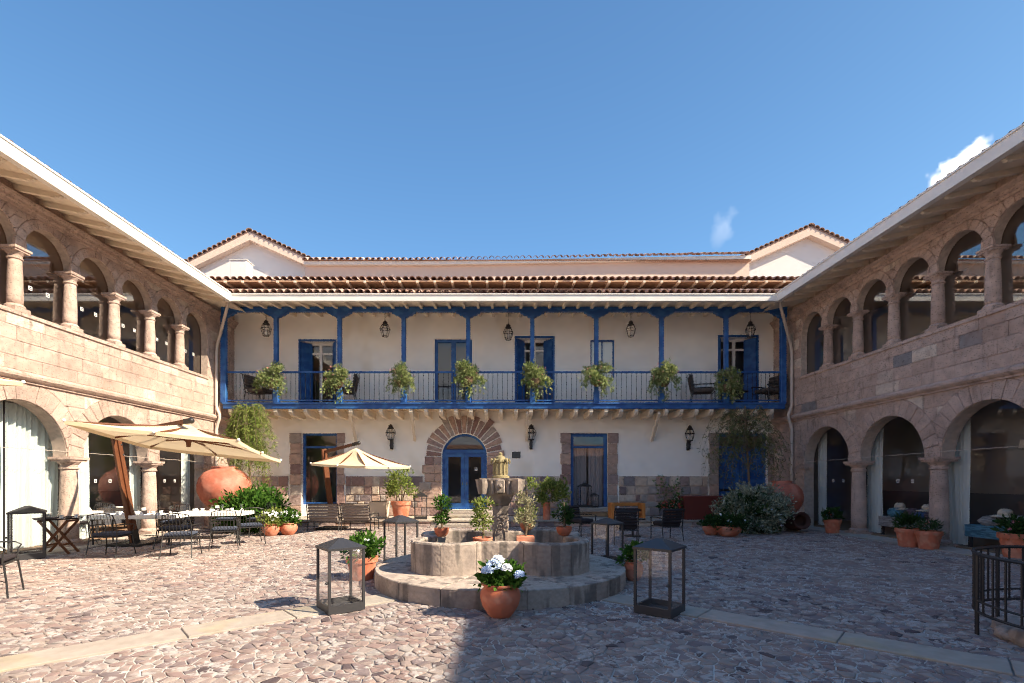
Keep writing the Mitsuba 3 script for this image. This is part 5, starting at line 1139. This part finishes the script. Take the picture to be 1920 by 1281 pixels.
for i in range(17):
    a = i * 2 * PI / 17 + g.uniform(-.08, .08); R = .80 + g.uniform(-.06, .08); m = trimesh.creation.icosphere(2, 1.0); s = np.array([g.uniform(.16, .24), g.uniform(.11, .17), g.uniform(.07, .13)])
    m.vertices *= 1 + .55 * (meshkit.fbm(m.vertices * 1.6 + i * 7, 3, i) - .5)[:, None]; m.vertices *= s; m.apply_transform(trimesh.transformations.rotation_matrix(a + PI / 2, (0, 0, 1))); m.apply_translation((WC[0] + R * math.cos(a), WC[1] + R * math.sin(a), s[2] * .55))
    solo('boulder', m, 'basin_stone', 'rounded rock edging the railed pool', 'rock', 'rocks edging the railed pool', smooth=True)

# ================================================================ INSIDE THE WINGS
def mound(label, x, y, w, d, cloth, hats, seed):
    k = thing('textile_table', label, 'table'); part(k, 'table_top', cbox(x - w / 2, x + w / 2, y - d / 2, y + d / 2, .52, .56, .01), 'dark_sling')
    for a in (-1, 1):
        for b in (-1, 1): part(k, 'leg', bx(x + a * (w / 2 - .06) - .03, x + a * (w / 2 - .06) + .03, y + b * (d / 2 - .06) - .03, y + b * (d / 2 - .06) + .03, .04, .52), 'dark_sling')
    g = G(seed); st = solo('cloth', cat(bx(x - w / 2 - .02, x + w / 2 + .02, y - d / 2 - .02, y + d / 2 + .02, .562, .58), bx(x - w / 2 - .03, x - w / 2 - .02, y - d / 2, y + d / 2, .30, .58), bx(x + w / 2 + .02, x + w / 2 + .03, y - d / 2, y + d / 2, .30, .58)), 'textile', 'striped grey cloth over the ' + cloth, 'cloth', uv=np.array([[.25 if seed == 1 else .6, .5]]))
    for i in range(15):
        px_, py_ = x + g.uniform(-w / 2 + .15, w / 2 - .15), y + g.uniform(-d / 2 + .2, d / 2 - .2); h = g.uniform(.07, .17)
        m = trimesh.creation.icosphere(2, 1.0); m.vertices *= 1 + .35 * (meshkit.fbm(m.vertices * 2 + i * 3, 3, i) - .5)[:, None]; m.vertices *= (g.uniform(.16, .26), g.uniform(.16, .28), h); m.apply_translation((px_, py_, .585 + h * .7))
        solo('folded_textile', m, 'textile', 'folded woven textile piled on the ' + cloth, 'textile', 'textiles piled on the ' + cloth, smooth=True)
    for hx, hy in hats: Tpl().add('crown', rev([(0, .15), (.06, .148), (.10, .11), (.11, .03), (0, .03)], 18), 'straw', True).add('brim', rev([(0, .02), (.11, .03), (.20, .012), (.20, .0), (0, .0)], 20), 'straw').put('hat', 'pale hat lying on the ' + cloth + (' at its left' if hy > y else ' at its right'), 'hat', (hx, hy, .80), 0, 1.25)
mound('cloth covered table of textiles behind the middle right arch', 11.62, 14.0, .95, 1.75, 'table behind the middle right arch', ((11.45, 14.5), (11.5, 13.6)), 1); mound('cloth covered table of textiles behind the nearest right arch', 11.62, 11.2, .95, 1.8, 'table behind the nearest right arch', ((11.5, 11.5), (11.5, 10.7)), 2)
cb = thing('cabinet', 'dark wooden cabinet against the back wall behind the nearest right arch', 'cabinet'); part(cb, 'body', cbox(13.7, 14.15, 11.6, 12.9, .04, 2.6, .02), 'dark_wood')
for a, b in ((11.65, 12.23), (12.27, 12.85)): part(cb, 'door', cbox(13.67, 13.70, a, b, .2, 2.5, .01), 'dark_wood')
lm = thing('wall_lamp', 'white shaded lamp on the back wall above the curtain of the nearest right arch', 'lamp'); part(lm, 'shade', rev([(.10, 0), (.14, .0), (.11, .22), (.08, .22)], 18, (13.9, 13.35, 2.5)), 'linen', 40); part(lm, 'bracket', beam((13.9, 13.35, 2.55), (14.18, 13.35, 2.45), .03, .03), 'bronze')
for i, (x, y) in enumerate(((-12.1, 13.9), (-12.3, 16.4))):
    k = table(('white topped dining table inside behind the middle left arch', 'white topped dining table inside behind the farthest left arch')[i], x, y, 1.1, 1.1)
    for u, v in ((-.3, -.3), (.3, -.3), (.3, .3)): NAP.put('napkin', 'folded white napkin on the indoor table behind the ' + ('middle' if i == 0 else 'farthest') + ' left arch', 'napkin', (x + u, y + v, .762), 0, 1.0, 'napkins on indoor table ' + ('one' if i == 0 else 'two'))
for i, (x, y, r) in enumerate(((-12.1, 14.8, 0), (-11.4, 13.2, 180), (-12.3, 17.2, 0))): IC2.put('iron_chair', 'dark chair indoors behind the left arches, ' + ('at the back of the middle arch', 'at the front of the middle arch', 'in the farthest arch')[i], 'chair', (x, y, .04), r)
